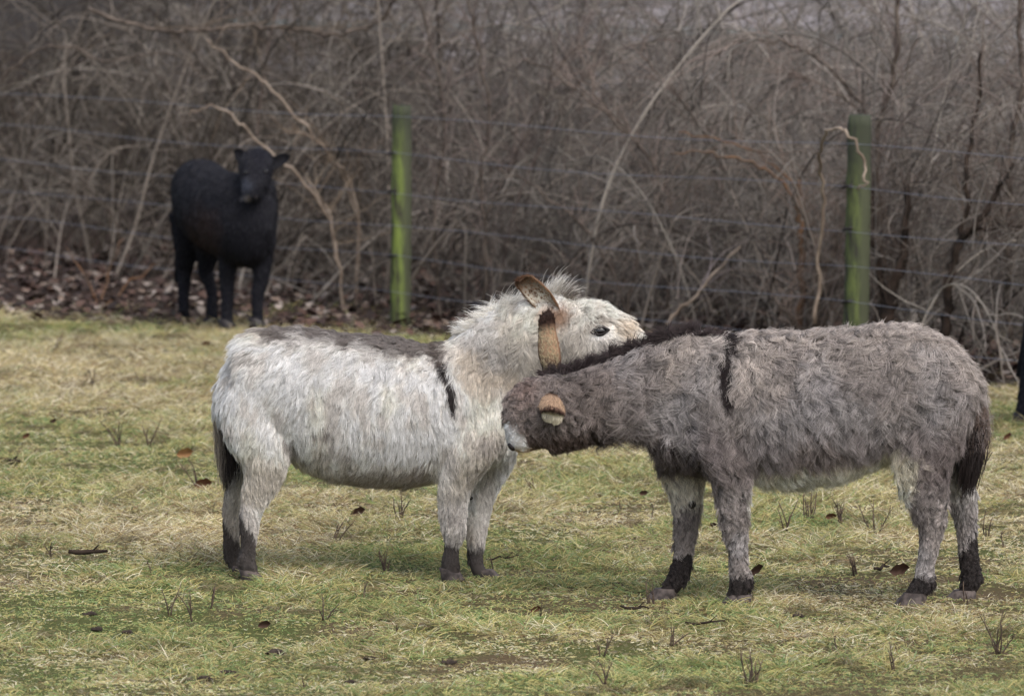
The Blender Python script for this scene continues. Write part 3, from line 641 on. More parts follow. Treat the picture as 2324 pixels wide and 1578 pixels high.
def coat(A, n, G, paint, clump_n, clump_c, rad, mask=None, root=.62, jit=.22, cj=.3, freq=1.1, swirl=1.5, short=None, lenk=1.25, tip=1.22, tint=.13):
    P, N_ = sample(A.me, n, lambda c, nn: np.where(nn[:, 1] < .35, 1., .3)*np.where(c[:, 2] < .32, 1.5, 1)*np.where(c[:, 2] < .062, 0, 1))
    U, Vv = A.uv(P)
    if mask is not None: k = ~mask(U, Vv, P); P, N_, U, Vv = P[k], N_[k], U[k], Vv[k]
    g = guide_field(U, Vv, G); T = np.stack([g[:, 0], np.zeros(len(P)), -g[:, 1]], 1)
    T = T-N_*(T*N_).sum(1)[:, None]; T = norm(T+RNG.normal(0, .02, T.shape))
    # broad swirls so the coat never lies in one direction
    B = np.cross(N_, T); sw = (noise(P, 9, 61, 2)-.5)*swirl*np.clip(g[:, 4]/.12, .35, 1.6); T = norm(T*np.cos(sw)[:, None]+B*np.sin(sw)[:, None])
    L = g[:, 2]*(.75+.6*noise(P, 22, 62, 2))*np.where(P[:, 2] > .35, lenk, 1); c = paint(P)
    root = np.full((len(P), 1), root)
    if short is not None: sh = short(U, Vv, P); L = np.minimum(L, np.where(sh, .007, 9)); root[sh] = .92
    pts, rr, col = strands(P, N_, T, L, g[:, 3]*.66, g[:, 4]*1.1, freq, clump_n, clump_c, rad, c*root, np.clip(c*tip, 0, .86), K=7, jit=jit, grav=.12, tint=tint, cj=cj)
    return curves_obj('coat', pts, rr, col, M_fur, A.root)
WE = W.surf(1361, 751)[0]; WES = np.array(W.w(1361, 751, -.12)-W.o)
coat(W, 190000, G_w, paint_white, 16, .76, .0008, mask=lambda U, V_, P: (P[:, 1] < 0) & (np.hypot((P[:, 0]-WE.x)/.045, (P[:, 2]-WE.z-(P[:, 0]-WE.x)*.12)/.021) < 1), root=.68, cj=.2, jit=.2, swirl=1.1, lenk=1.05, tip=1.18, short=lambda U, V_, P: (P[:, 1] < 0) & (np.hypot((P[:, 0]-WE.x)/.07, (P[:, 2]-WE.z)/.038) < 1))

def eye(A, px, py, wd, ht, ang):
    p, nn = A.surf(px, py); nn = Vector((nn.x*.4, -1, nn.z*.4)).normalized(); right = Vector((math.cos(ang), 0, math.sin(ang))); right = (right-nn*right.dot(nn)).normalized(); up = right.cross(nn)*-1
    if up.z < 0: up = -up
    c = p+nn*.006; V, F = [], []; k = A.k
    W_, H_ = wd/k/2, ht/k/2; n_ = 28
    # rings from outside the lid in to the bulging ball
    rings = [(1.25, 1.5, -.004), (1.12, 1.25, .005), (1.0, 1.0, .007), (.9, .84, .002)]
    for a, b_, off in rings:
        for i in range(n_):
            t = 2*math.pi*i/n_; x = math.cos(t); y = math.sin(t)*(1-.55*x*x)*(1.1 if math.sin(t) > 0 else .9)
            V.append(c+right*x*a*W_+up*y*b_*H_+nn*off)
    for r in range(3):
        for i in range(n_): F.append((r*n_+i, r*n_+(i+1) % n_, (r+1)*n_+(i+1) % n_, (r+1)*n_+i))
    lid = mesh_obj('eyelid', V, F, M_lid, A.root)
    V, F = [], []; R = W_*.98; nc = c-nn*R*.55
    for j in range(9):
        ph = j/8*1.25
        for i in range(20):
            t = 2*math.pi*i/20; V.append(nc+(right*math.cos(t)+up*math.sin(t)*.8)*R*math.sin(ph)+nn*R*(math.cos(ph)*.68+.03))
    for j in range(8):
        for i in range(20): F.append((j*20+i, j*20+(i+1) % 20, (j+1)*20+(i+1) % 20, (j+1)*20+i))
    return mesh_obj('eye', V, F, M_eye, A.root)
eye(W, 1361, 751, 38, 15, .14)
# mane: upright brush along the crest, paler, dark tips at the poll
def mane(A, name, line, n, L, lean, colr, colt, lat=0, width=.014, clump=22, wave=.06, rad=.0011, fanw=1.5):
    R = smooth_secs([(a, b_, l) for (a, b_, l) in line], 6); i = RNG.random(n)*(len(R)-1.001); k = i.astype(int); f = (i-k)[:, None]; q = R[k]*(1-f)+R[k+1]*f
    P = np.array([tuple(at(a, b_, A.Y+lat+RNG.normal(0, width))-A.o) for a, b_ in q[:, :2]]); s = i/(len(R)-1)
    fan = (noise(np.stack([s*60, s*0, s*0], 1), 1, 77, 2)-.5)*fanw; up = np.stack([lean[0]+fan, (noise(np.stack([s*80, s*0+5, s*0], 1), 1, 78, 2)-.5)*.9, np.full(n, lean[1])], 1)+RNG.normal(0, .12, (n, 3)); up = norm(up); N_ = up; T = norm(np.cross(up, [[0, 1., 0]])*np.sign(RNG.random(n)-.5)[:, None])
    pts, rr, col = strands(P, N_, T, q[:, 2]*L*(1-.35*RNG.random(n)**2), 4.0, wave, .8, clump, .93, rad, colr(s, n), colt(s, n), K=7, jit=.2, grav=.05, taper=.85, tint=.2, cj=.5)
    return curves_obj(name, pts, rr, col, M_fur, A.root)
cw = lambda s, n: mixc(np.broadcast_to(srgb(200, 194, 184), (n, 3)), srgb(160, 150, 138), sstep(.7, .9, s))
ct = lambda s, n: mixc(np.broadcast_to(srgb(244, 239, 229), (n, 3)), srgb(70, 62, 60), sstep(.80, .92, s)*(RNG.random(n) < .75))
mane(W, 'mane', [(1045, 770, .5), (1075, 760, .8), (1110, 744, 1), (1150, 726, 1.15), (1190, 712, 1.15), (1230, 699, 1.15), (1262, 692, 1.2), (1295, 689, .8)], 6500, .112, (-.36, 1), cw, ct, clump=45, width=.018, rad=.0009)
# ears
def ear(A, base, tip, opening, width, colfun, n=9000, bend=Vector((0, 0, 0)), cup=1.7, axis=None, prof=None):
    V, F, info = ear_mesh(base, tip, opening, width, bend, cup, prof=prof); c = colfun(info)
    o = mesh_obj('ear', V, F, M_skin, A.root, col=c*.8); me = o.data
    ax = (Vector(tip)-Vector(base)).normalized()
    short_fur(me, o, n, tuple(ax), .017, c, rad=.0007, lift=.3)
    return o
def col_ear_w(info):
    t, l, e = info.T; n = len(t); out = np.broadcast_to(srgb(146, 114, 88), (n, 3)).copy(); out = mixc(out, srgb(64, 46, 36), sstep(.8, .98, t)*.7+0*t)
    inn = mixc(np.broadcast_to(srgb(216, 208, 192), (n, 3)), srgb(140, 126, 112), sstep(.45, .85, t)); inn = mixc(inn, srgb(236, 230, 214), (1-sstep(.25, .5, e))*(1-sstep(.4, .6, t))); inn = mixc(inn, srgb(118, 84, 62), sstep(.86, .95, e)); inn = mixc(inn, srgb(104, 74, 54), sstep(.84, .93, t))
    return np.where(l[:, None] > .5, inn, out)
ear(W, W.w(1262, 722, -.10)-W.o, W.w(1178, 636, -.15)-W.o, (-.4, -1, 0), .045, col_ear_w, n=15000, bend=Vector((.006, 0, .004)), cup=.95, prof=lambda t: (.62+.5*math.sin(min(t*1.25, 1)**.8*math.pi*.75))*(1 if t < .84 else math.sqrt(max(.0, 1-((t-.84)/.16)**2))*.97+.03))
ear(W, W.w(1300, 722, .07)-W.o, W.w(1222, 704, .17)-W.o, (-.3, 1, -.3), .034, col_ear_w, n=4000)
# hooves, tail switch, chestnut
for px, py, la, fc in ((572, 1322, -.12, 1), (548, 1312, .12, 1), (1026, 1318, -.12, 1), (1112, 1322, .07, 1)): hoof(W, px, py, la, fc)
def switch(A, name, line, n, L, spread, colr, colt, clump=30, wave=.05, rad=.0012, lat=0.):
    R = smooth_secs([(a, b_, r) for (a, b_, r) in line], 6); i = RNG.random(n)**1.2*(len(R)-1.001); k = i.astype(int); f = (i-k)[:, None]; q = R[k]*(1-f)+R[k+1]*f
    P = np.array([tuple(at(a+RNG.normal(0, 1)*r*.5, b_, A.Y+lat+RNG.normal(0, .5)*r/A.k)-A.o) for a, b_, r in q]); s = i/(len(R)-1)
    t = R[np.minimum(k+1, len(R)-1)]-R[k]; T = norm(np.stack([t[:, 0], np.zeros(n), -t[:, 1]], 1)+RNG.normal(0, spread, (n, 3))); N_ = norm(np.cross(T, RNG.normal(0, 1, (n, 3))))
    pts, rr, col = strands(P, N_, T, L*(1-.25*s), .05, wave, .9, clump, .7, rad, colr(s, n, P), colt(s, n, P), K=9, jit=.1, grav=.25, taper=.7, tint=.15, cj=.1)
    return curves_obj(name, pts, rr, col, M_fur, A.root)
def tw1(s, n, P):
    U, _ = W.uv(P); c = mixc(np.broadcast_to(srgb(140, 130, 120), (n, 3)), srgb(52, 46, 46), sstep(494, 508, U+RNG.normal(0, 4, n))*sstep(.15, .45, s)); return mixc(c, srgb(196, 184, 158), (RNG.random(n) < .18)*sstep(502, 494, U))
switch(W, 'tail_hair', [(508, 868, 8), (506, 900, 14), (507, 940, 18), (510, 985, 20), (512, 1030, 13)], 5000, .13, .022, tw1, tw1)
def blob(A, px, py, wd, ht, name, m, off=.002, ang=0, lat=None):
    if lat is None: p, nn = A.surf(px, py)
    else:
        a = at(px, py, A.Y+lat-.12)-A.o; dr = (at(px, py, A.Y+lat+.3)-A.o-a).normalized(); p, nn, _, _ = A.bvh.ray_cast(a, dr)
        if p is None: return
    V, F = [], []; r_ = Vector((math.cos(ang), 0, math.sin(ang))); r_ = (r_-nn*r_.dot(nn)).normalized(); u_ = nn.cross(r_); n_ = 14
    for j, (sc, h) in enumerate(((1, -.004), (.9, .004), (.55, .007), (.1, .008))):
        for i in range(n_):
            t = 6.283*i/n_; rr = sc*(1+.12*math.sin(2*t+1)); V.append(p+r_*math.cos(t)*rr*wd/A.k/2+u_*math.sin(t)*rr*ht/A.k/2+nn*(h+off))
    for j in range(3):
        for i in range(n_): F.append((j*n_+i, j*n_+(i+1) % n_, (j+1)*n_+(i+1) % n_, (j+1)*n_+i))
    F.append(tuple(3*n_+i for i in range(n_)))
    return mesh_obj(name, V, F, m, A.root)
blob(W, 1070, 1130, 16, 10, 'chestnut', M_dark, .012, lat=.05)
tag(W.root, 'white donkey with grey back resting its head on the grey donkey\'s neck', 'donkey')

# ================================================================== GREY DONKEY
D = Animal('donkey', 1850, 1000, 23.05)
D.barrel([(2212, 868, 935, .055, 0), (2196, 828, 970, .12, 0), (2162, 790, 1000, .165, 0), (2112, 758, 1020, .19, 0), (2040, 733, 1035, .205, 0), (1960, 738, 1062, .225, 0), (1870, 745, 1095, .24, 0), (1790, 748, 1110, .24, 0), (1710, 748, 1098, .215, 0),
          (1640, 750, 1088, .195, 0), (1590, 758, 1080, .175, 0), (1540, 775, 1060, .14, 0), (1500, 800, 1020, .10, 0)], 11)
D.loft([(1620, 880, 128, .135, 0), (1550, 880, 122, .125, 0), (1480, 888, 108, .11, -.01), (1410, 900, 88, .10, -.03), (1350, 908, 76, .095, -.05), (1300, 915, 72, .09, -.05)], inset=9)
D.barrel([(1370, 840, 985, .07, -.05), (1335, 842, 1006, .095, -.05), (1295, 846, 1020, .105, -.06), (1255, 850, 1028, .11, -.06), (1220, 858, 1034, .105, -.06), (1206, 878, 1038, .09, -.07), (1190, 912, 1041, .07, -.08), (1175, 952, 1043, .058, -.08), (1163, 982, 1038, .044, -.08)], 5)
D.loft([(2110, 840, 40, .06, -.08), (2130, 895, 68, .085, -.10), (2116, 960, 74, .09, -.11), (2094, 1020, 69, .078, -.12), (2090, 1070, 58, .06, -.12), (2099, 1110, 50, .05, -.12), (2108, 1143, 44, .044, -.12), (2113, 1178, 36, .038, -.12), (2112, 1213, 29, .034, -.12), (2105, 1255, 25, .031, -.12), (2098, 1288, 23, .030, -.12), (2098, 1316, 28, .034, -.12), (2084, 1340, 26, .034, -.12), (2071, 1362, 26, .037, -.12)], inset=3)
D.loft([(2110, 840, 40, .06, .08), (2130, 895, 66, .085, .10), (2122, 960, 70, .09, .11), (2125, 1020, 56, .07, .12), (2155, 1075, 46, .052, .12), (2178, 1118, 40, .044, .12), (2188, 1155, 34, .038, .12), (2192, 1195, 27, .033, .12), (2194, 1240, 24, .030, .12), (2200, 1280, 24, .030, .12), (2205, 1310, 28, .033, .12), (2196, 1338, 24, .032, .12), (2185, 1360, 23, .034, .12)], inset=3)
D.loft([(1610, 940, 85, .08, -.09), (1640, 1010, 68, .08, -.12), (1658, 1070, 48, .062, -.12), (1662, 1120, 37, .048, -.12), (1664, 1170, 32, .042, -.12), (1668, 1215, 28, .036, -.12), (1674, 1255, 23, .031, -.12), (1677, 1288, 24, .031, -.12), (1682, 1316, 29, .035, -.12), (1676, 1342, 25, .034, -.12), (1669, 1364, 27, .038, -.12)], inset=3)
D.loft([(1560, 950, 80, .07, .09), (1550, 1030, 60, .07, .11), (1552, 1085, 46, .055, .11), (1557, 1130, 36, .045, .11), (1556, 1175, 30, .040, .11), (1552, 1220, 26, .034, .11), (1549, 1262, 23, .030, .11), (1544, 1292, 26, .033, .11), (1528, 1326, 24, .032, .11), (1506, 1352, 21, .034, .11)], inset=3)
D.loft([(2160, 825, 16, .03, 0), (2196, 850, 18, .028, 0), (2216, 880, 14, .024, 0), (2220, 915, 13, .022, 0), (2215, 960, 10, .016, 0), (2208, 1010, 7, .012, 0)], inset=2)
D.build()
top_d = ([1500, 1550, 1640, 1710, 1800, 1900, 2000, 2080, 2130, 2200], [775, 758, 745, 740, 744, 741, 731, 731, 746, 790])
def paint_grey(P, N_=None):
    U, Vv = D.uv(P); n = len(U); n1 = noise(P, 14, 71, 3)-.5; n2 = noise(P, 5, 72, 2)-.5; n3 = noise(P, 40, 73, 2)-.5
    c = np.broadcast_to(srgb(150, 142, 138), (n, 3)).copy(); c = mixc(c, srgb(122, 114, 112), sstep(0, .2, n1)*.6); c = mixc(c, srgb(170, 167, 168), sstep(.02, .2, n2)*.5)
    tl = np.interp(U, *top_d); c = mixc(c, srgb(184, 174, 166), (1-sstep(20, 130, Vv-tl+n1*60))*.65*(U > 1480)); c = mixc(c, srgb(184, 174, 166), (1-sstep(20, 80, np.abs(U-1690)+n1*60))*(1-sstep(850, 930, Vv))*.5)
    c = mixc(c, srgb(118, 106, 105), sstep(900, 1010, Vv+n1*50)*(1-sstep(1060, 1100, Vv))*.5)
    bl = np.interp(U, [1690, 1760, 1850, 1950, 2030], [1072, 1058, 1052, 1042, 1018]); c = mixc(c, srgb(236, 228, 208), sstep(-10, 8, Vv-bl+12+n1*34)*(U > 1690)*(U < 2055)*(P[:, 2] > .42)*(np.abs(U-2045) > 0)*.9)
    c = mixc(c, srgb(206, 198, 180), (1-sstep(14, 34, seg_dist(U, Vv, [(2035, 1020), (2055, 1070)])+n1*24))*.8)
    c = mixc(c, srgb(40, 32, 32), 1-sstep(7, 17, n3*8+seg_dist(U+n1*14, Vv, [(1640, 745), (1641, 800), (1648, 850), (1652, 900)])-np.interp(Vv, [760, 800], [8, 0])))
    c = mixc(c, srgb(70, 58, 56), (1-sstep(4, 14, Vv-tl+n3*12))*.5*(U > 1600)*(U < 2140)*sstep(0, .15, n1+.03))
    hd = 1-sstep(1330, 1420, U+n1*40); c = mixc(c, srgb(128, 116, 110), hd*.65); c = mixc(c, srgb(88, 74, 68), hd*sstep(950, 1000, Vv+n1*40)*.85)
    c = mixc(c, srgb(70, 62, 60), (1-sstep(15, 50, seg_dist(U, Vv, [(1350, 970), (1480, 1000), (1560, 1040)])+n1*40))*.75)
    c = mixc(c, srgb(150, 128, 120), (1-sstep(10, 55, np.hypot(U-1200, Vv-880)+n1*40))*.6)
    mz = 1-sstep(-6, 8, U-1182-(Vv-985)*.40+n3*8); c = mixc(c, srgb(226, 222, 220), mz*(Vv > 955)); c = mixc(c, srgb(186, 160, 134), sstep(1012, 1026, Vv)*(1-sstep(1195, 1225, U))*(U > 1165)*.8)
    near = P[:, 1] < 0
    c = mixc(c, srgb(222, 214, 198), (~near)*(U < 1620)*sstep(1055, 1075, Vv)*(1-sstep(1130, 1185, Vv+n1*40))*.85)
    c = mixc(c, srgb(206, 202, 198), (~near)*(U > 2100)*(1-sstep(1100, 1170, Vv+n1*40))*sstep(1020, 1050, Vv)*.85)
    line = np.where(U < 1610, 1268, np.where(U < 1800, 1300, np.where(near, 1300, 1225+(2215-U)*1.6))); mud = sstep(-8, 8, Vv-line+n1*30); c = mixc(c, srgb(50, 44, 43), mud*.97)
    return c
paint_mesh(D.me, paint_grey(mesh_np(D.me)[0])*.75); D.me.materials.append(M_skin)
G_d = [
    (2200, 800, .8, .9, .045, .5, .14), (2120, 760, .9, .6, .055, .6, .22), (2020, 750, .9, .5, .055, .6, .25), (1920, 760, .9, .5, .055, .6, .25), (1820, 760, .9, .5, .055, .65, .25), (1720, 760, .8, .6, .055, .6, .2),
    (2190, 900, .3, 1, .045, .5, .16), (2110, 860, .7, 1, .06, .5, .25), (2000, 850, .7, 1, .06, .5, .25), (1900, 850, .7, 1, .06, .5, .25), (1800, 850, .5, 1, .06, .45, .2), (1710, 850, .35, 1, .055, .35, .12),
    (2100, 960, .3, 1, .05, .5, .22), (2000, 960, .1, 1, .055, .35, .14), (1900, 960, 0, 1, .06, .3, .12), (1800, 960, 0, 1, .06, .3, .12), (1700, 960, 0, 1, .055, .3, .12),
    (2000, 1030, .1, 1, .055, .3, .1), (1900, 1050, .1, 1, .06, .3, .1), (1800, 1070, .3, 1, .055, .35, .1), (1720, 1050, .1, 1, .055, .35, .1), (1850, 1100, .7, .7, .045, .4, .1),
    (1640, 850, -.1, 1, .045, .35, .12), (1600, 800, .6, 1, .05, .45, .18), (1590, 920, .1, 1, .055, .4, .2), (1600, 1030, .2, 1, .05, .45, .22),
    (1520, 820, .7, .8, .055, .5, .25), (1450, 860, .7, .9, .055, .5, .3), (1380, 880, .7, .8, .055, .55, .34), (1500, 920, .1, 1, .055, .5, .3), (1430, 950, .1, 1, .055, .5, .32), (1510, 1010, .1, 1, .055, .5, .2), (1370, 930, .2, 1, .05, .55, .34),
    (1320, 870, .5, .6, .05, .6, .3), (1240, 870, -.9, .5, .04, .45, .2), (1195, 900, -.3, 1, .03, .45, .32), (1205, 960, -.1, 1, .034, .45, .3), (1260, 990, .3, 1, .026, .3, .1), (1320, 990, .5, .9, .028, .3, .12), (1175, 1000, -.5, .6, .006, .3, .02), (1155, 1010, -.5, .6, .005, .3, 0), (1200, 1025, .6, .4, .010, .3, .02),
    (2100, 1060, -.1, 1, .04, .55, .2), (2120, 1150, 0, 1, .032, .55, .2), (2110, 1240, 0, 1, .014, .3, .06), (2090, 1330, -.1, 1, .018, .5, .2), (2190, 1150, .1, 1, .02, .35, .05), (2205, 1300, .1, 1, .02, .6, .2),
    (1660, 1080, .3, 1, .035, .5, .16), (1665, 1160, .3, .9, .03, .6, .2), (1672, 1240, .1, 1, .024, .5, .12), (1678, 1330, 0, 1, .018, .5, .2), (1555, 1120, .2, 1, .03, .5, .1), (1550, 1210, .2, 1, .028, .6, .15), (1535, 1310, -.1, 1, .018, .5, .2)]
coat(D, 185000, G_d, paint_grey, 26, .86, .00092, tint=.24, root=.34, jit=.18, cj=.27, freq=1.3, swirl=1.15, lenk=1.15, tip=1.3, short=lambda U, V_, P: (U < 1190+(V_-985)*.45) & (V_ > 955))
cd_ = lambda s, n: np.broadcast_to(srgb(52, 44, 44), (n, 3)); 
mane(D, 'mane', [(1225, 858, .5), (1265, 853, .8), (1310, 841, .85), (1360, 826, .9), (1410, 809, 1.0), (1460, 791, 1.1), (1510, 776, 1.1), (1560, 762, .95), (1610, 762, .6), (1645, 762, .4)], 5200, .076, (-.45, 1), cd_, lambda s, n: np.broadcast_to(srgb(62, 52, 52), (n, 3)), width=.013, clump=110, lat=-.02, rad=.001, fanw=2.4)
def col_ear_d(info):
    t, l, e = info.T; n = len(t); out = np.broadcast_to(srgb(164, 134, 108), (n, 3)).copy(); out = mixc(out, srgb(60, 44, 38), sstep(.68, .84, t)); out = mixc(out, srgb(58, 44, 40), (1-sstep(.12, .36, t))); out = mixc(out, srgb(90, 62, 46), sstep(.78, 1, e)*.8)
    inn = mixc(np.broadcast_to(srgb(196, 180, 150), (n, 3)), srgb(60, 46, 36), sstep(.86, .98, e)); inn = mixc(inn, srgb(56, 40, 34), sstep(.6, .75, t)); return np.where(l[:, None] > .5, inn, out)
ear(D, D.w(1254, 850, .02)-D.o, D.w(1243, 708, .05)-D.o, (.25, 1, 0), .047, col_ear_d, n=14000, bend=Vector((-.006, 0, 0)), cup=1.05, prof=lambda t: (.74+.25*math.sin(min(t*1.4, 1)*math.pi))*(1 if t < .82 else math.sqrt(max(.0, 1-((t-.82)/.18)**2))*.97+.03))
# near ear, pointing at the viewer, rim rolled over: back of the ear above, pale inside below
def near_ear():
    rows = [(1252, 893, -.13, 24, 0), (1252, 901, -.17, 26, 0), (1252, 909, -.20, 26, 0), (1253, 918, -.23, 27, 0), (1254, 925, -.248, 28, 1), (1254, 929, -.247, 28, 2), (1254, 937, -.250, 27, 3), (1253, 947, -.252, 25, 3), (1253, 956, -.248, 21, 3), (1252, 961, -.235, 15, 3)]
    V, F, c = [], [], []; nu = 13; pal_ = {0: srgb(172, 146, 122), 1: srgb(84, 60, 50), 2: srgb(58, 42, 36), 3: srgb(226, 216, 194)}
    for j, (x, y, la, hw, kk) in enumerate(rows):
        for i in range(nu):
            a = i/(nu-1)*2-1; arch = (a*a)*(10 if kk < 2 else 9 if kk == 2 else 0); sag = (1-a*a)*(.028 if kk < 3 else -.018)
            V.append(D.w(x+a*hw, y+arch-2+a*4, la-sag+.03*a*a)-D.o); cc = pal_[kk]
            if j < 1: cc = srgb(80, 60, 50)
            if abs(a) > .9: cc = cc*.55
            c.append(cc)
    for j in range(len(rows)-1):
        for i in range(nu-1): F.append((j*nu+i, j*nu+i+1, (j+1)*nu+i+1, (j+1)*nu+i))
    c = np.array(c); o = mesh_obj('ear', V, F, M_skin, D.root, col=c*.85);
    P, N_, cl = sample(o.data, 11000, vc=c); N_ = np.where((N_[:, 1] > 0)[:, None], -N_, N_)
    T = norm(np.tile([[0, -.6, -.7]], (len(P), 1))); T = norm(T-N_*(T*N_).sum(1)[:, None])
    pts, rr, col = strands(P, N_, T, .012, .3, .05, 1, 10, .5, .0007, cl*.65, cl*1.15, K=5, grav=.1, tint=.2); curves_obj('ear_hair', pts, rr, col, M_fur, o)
near_ear()
blob(D, 1160, 1013, 20, 17, 'nostril', M_dark, .002, ang=-.9)
for px, py, la, fc in ((2066, 1380, -.12, -1), (2178, 1374, .12, -1), (1668, 1384, -.12, -1), (1500, 1370, .11, -1)): hoof(D, px, py, la, fc, rad=.042, size=1.15)
tdk = lambda s, n, P: mixc(np.broadcast_to(srgb(122, 106, 98), (n, 3)), srgb(44, 37, 36), sstep(.2, .5, s+RNG.normal(0, .12, n)))
switch(D, 'tail_hair', [(2214, 880, 8), (2220, 920, 14), (2217, 960, 19), (2211, 1000, 23), (2204, 1035, 22)], 5000, .125, .03, tdk, tdk, wave=.07)
blob(D, 1569, 1143, 18, 22, 'chestnut', M_dark, .008, lat=.05)
tag(D.root, 'shaggy brown-grey donkey with dark mane and lowered head', 'donkey')

# ================================================================== BLACK CALF
K = Animal('calf', 500, 600, 37.5)
k = K.k
def kl(rows, ref=(1, 0, 0), sub=4): K.loft(rows, ref, sub)
ax = Vector((.85, .55, 0)).normalized()     # across the body; the spine runs from back left to front right
K.loft([(428, 462, 54, .10, .42), (440, 446, 80, .16, .34), (458, 452, 92, .20, .2), (484, 474, 92, .215, 0), (518, 488, 98, .21, -.2), (552, 504, 100, .20, -.36), (580, 512, 94, .165, -.46), (598, 518, 68, .10, -.53)], ax)
K.loft([(560, 500, 76, .19, -.28), (572, 455, 62, .165, -.36), (580, 410, 46, .125, -.42)], ax)
K.loft([(583, 350, 20, .080, -.42), (582, 368, 30, .112, -.48), (580, 392, 31, .108, -.55), (577, 415, 27, .092, -.60), (573, 434, 22, .074, -.63), (571, 450, 16, .066, -.63)], (1, 0, 0))
for (x0, x1, la, y1) in ((422, 417, .40, 736), (470, 481, .30, 738)): K.loft([(x0+10, 490, 50, .10, la), (x0+4, 548, 34, .075, la), (x0-1, 592, 23, .052, la+.03), (x0-3, 618, 17, .040, la+.05), (x1, 660, 13, .033, la+.03), (x1, 705, 13, .031, la), (x1+1, y1-6, 15, .035, la)], (0, 1, 0))
for (x0, x1, la, y1) in ((518, 515, -.30, 742), (594, 584, -.40, 738)): K.loft([(x0, 540, 34, .085, la), (x0, 590, 23, .060, la), (x0-3, 640, 17, .042, la), (x1+1, 662, 16, .038, la), (x1, 700, 13, .031, la), (x1, y1-6, 15, .035, la)], (0, 1, 0))
K.build(.014, 5)
def paint_calf(P, N_=None):
    U = K.u0+P[:, 0]*k; Vv = K.v0-P[:, 2]*k; n1 = noise(P, 8, 81, 2)-.5
    c = np.broadcast_to(srgb(27, 27, 33), (len(P), 3)).copy(); c = mixc(c, srgb(52, 40, 38), (1-sstep(20, 62, np.hypot((U-470)*1.1, (Vv-515)*.75)+n1*40))*.75)
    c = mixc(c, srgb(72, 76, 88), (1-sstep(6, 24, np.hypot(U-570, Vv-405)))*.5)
    c = mixc(c, srgb(150, 146, 150), (1-sstep(3, 12, np.hypot((U-570)*.7, (Vv-436)*1.2)))*.9*(P[:, 1] < -.3)); return c  # pale spot on the nose: a highlight painted into the coat colour
paint_mesh(K.me, paint_calf(mesh_np(K.me)[0])); K.me.materials.append(M_skin)
P, N_ = sample(K.me, 30000, lambda c, nn: np.where(nn[:, 1] < .35, 1., .3)); T = np.tile([[-.3, .1, -1.]], (len(P), 1)); T = norm(T-N_*(T*N_).sum(1)[:, None]); cc = paint_calf(P)
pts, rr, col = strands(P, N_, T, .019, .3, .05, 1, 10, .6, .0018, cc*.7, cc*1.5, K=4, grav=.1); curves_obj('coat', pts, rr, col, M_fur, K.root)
for sx_, (bx, by, tx, ty) in ((1, (606, 380, 660, 354)), (-1, (556, 368, 530, 340))):
    V, F, info = ear_mesh(K.w(bx, by, -.46)-K.o, K.w(tx, ty, -.40)-K.o, (0, -1, -.3), .052, cup=.9, nu=9, nv=12)
    mesh_obj('ear', V, F, M_skin, K.root, col=np.broadcast_to(srgb(30, 30, 34), (len(V), 3)))
for px_, py_ in ((558, 392), (604, 390)): blob(K, px_, py_, 10, 8, 'eye', M_eye, .004)
for px_, py_ in ((564, 447), (580, 447)): blob(K, px_, py_, 7, 5, 'nostril', M_dark, .004)
for (x1, la, y1) in ((420, .40, 740), (480, .30, 742), (516, -.30, 745), (584, -.40, 742)): hoof(K, x1, y1, la, 1, size=1.1, rad=.038, m=M_dark)
V, F = tube_vf([K.w(418, 400, .50)-K.o, K.w(404, 450, .52)-K.o, K.w(402, 560, .5)-K.o, K.w(405, 640, .48)-K.o], [.03, .022, .018, .03], 8); mesh_obj('tail', V, F, M_skin, K.root, col=np.broadcast_to(srgb(28, 28, 32), (len(V), 3)))
tag(K.root, 'black calf standing before the thicket and facing the camera', 'calf')
def copy_tree(o, parent=None):
    c = o.copy(); C.objects.link(c)
    if parent: c.parent = parent; c.matrix_parent_inverse = o.matrix_parent_inverse
    for ch in list(o.children): copy_tree(ch, c)
    return c
k2 = copy_tree(K.root); k2.location = on_ground(2324, 962)+Vector((.20, -.34, 0)); k2.rotation_euler.y = math.radians(9); k2.scale = (.84, .84, .84)
k2['label'] = 'second black calf, only its hind leg showing at the right edge'

# ================================================================== SMALL THINGS IN THE GRASS
def weed(px, py, h, n, lab, sd_, spread=.5, m=M_stem):
    rg = random.Random(sd_); p = on_ground(px, py); p.z = float(ground_z(np.array([p.x]), np.array([p.y]))[0])-.01
    V, F = [], []
    for i in range(n):
        az = rg.random()*6.28; ln = h*(.5+.6*rg.random()); d = Vector((math.cos(az)*spread*rg.random(), math.sin(az)*spread*.6*rg.random(), 1)).normalized(); q = Vector((rg.gauss(0, .008), rg.gauss(0, .008), 0)); path = [q.copy()]
        for j in range(4): d = (d+Vector((rg.gauss(0, .14), rg.gauss(0, .14), rg.gauss(0, .05)))).normalized(); q = q+d*ln/4; path.append(q.copy())
        tube_vf(path, [.0038, .0034, .0028, .0022, .0014], 4, V, F)
        for b_ in range(rg.randint(1, 3)):
            s = path[rg.randint(1, 3)]; dd = (d+Vector((rg.gauss(0, .6), rg.gauss(0, .5), rg.gauss(0, .2)))).normalized(); tube_vf([s, s+dd*ln*.15, s+dd*ln*.3+Vector((0, 0, ln*.05))], [.0018, .0014, .0008], 4, V, F)
    o = mesh_obj('dry_weed', V, F, m, loc=p); tag(o, lab, 'weed', 'dry weed stems standing in the grass'); return o
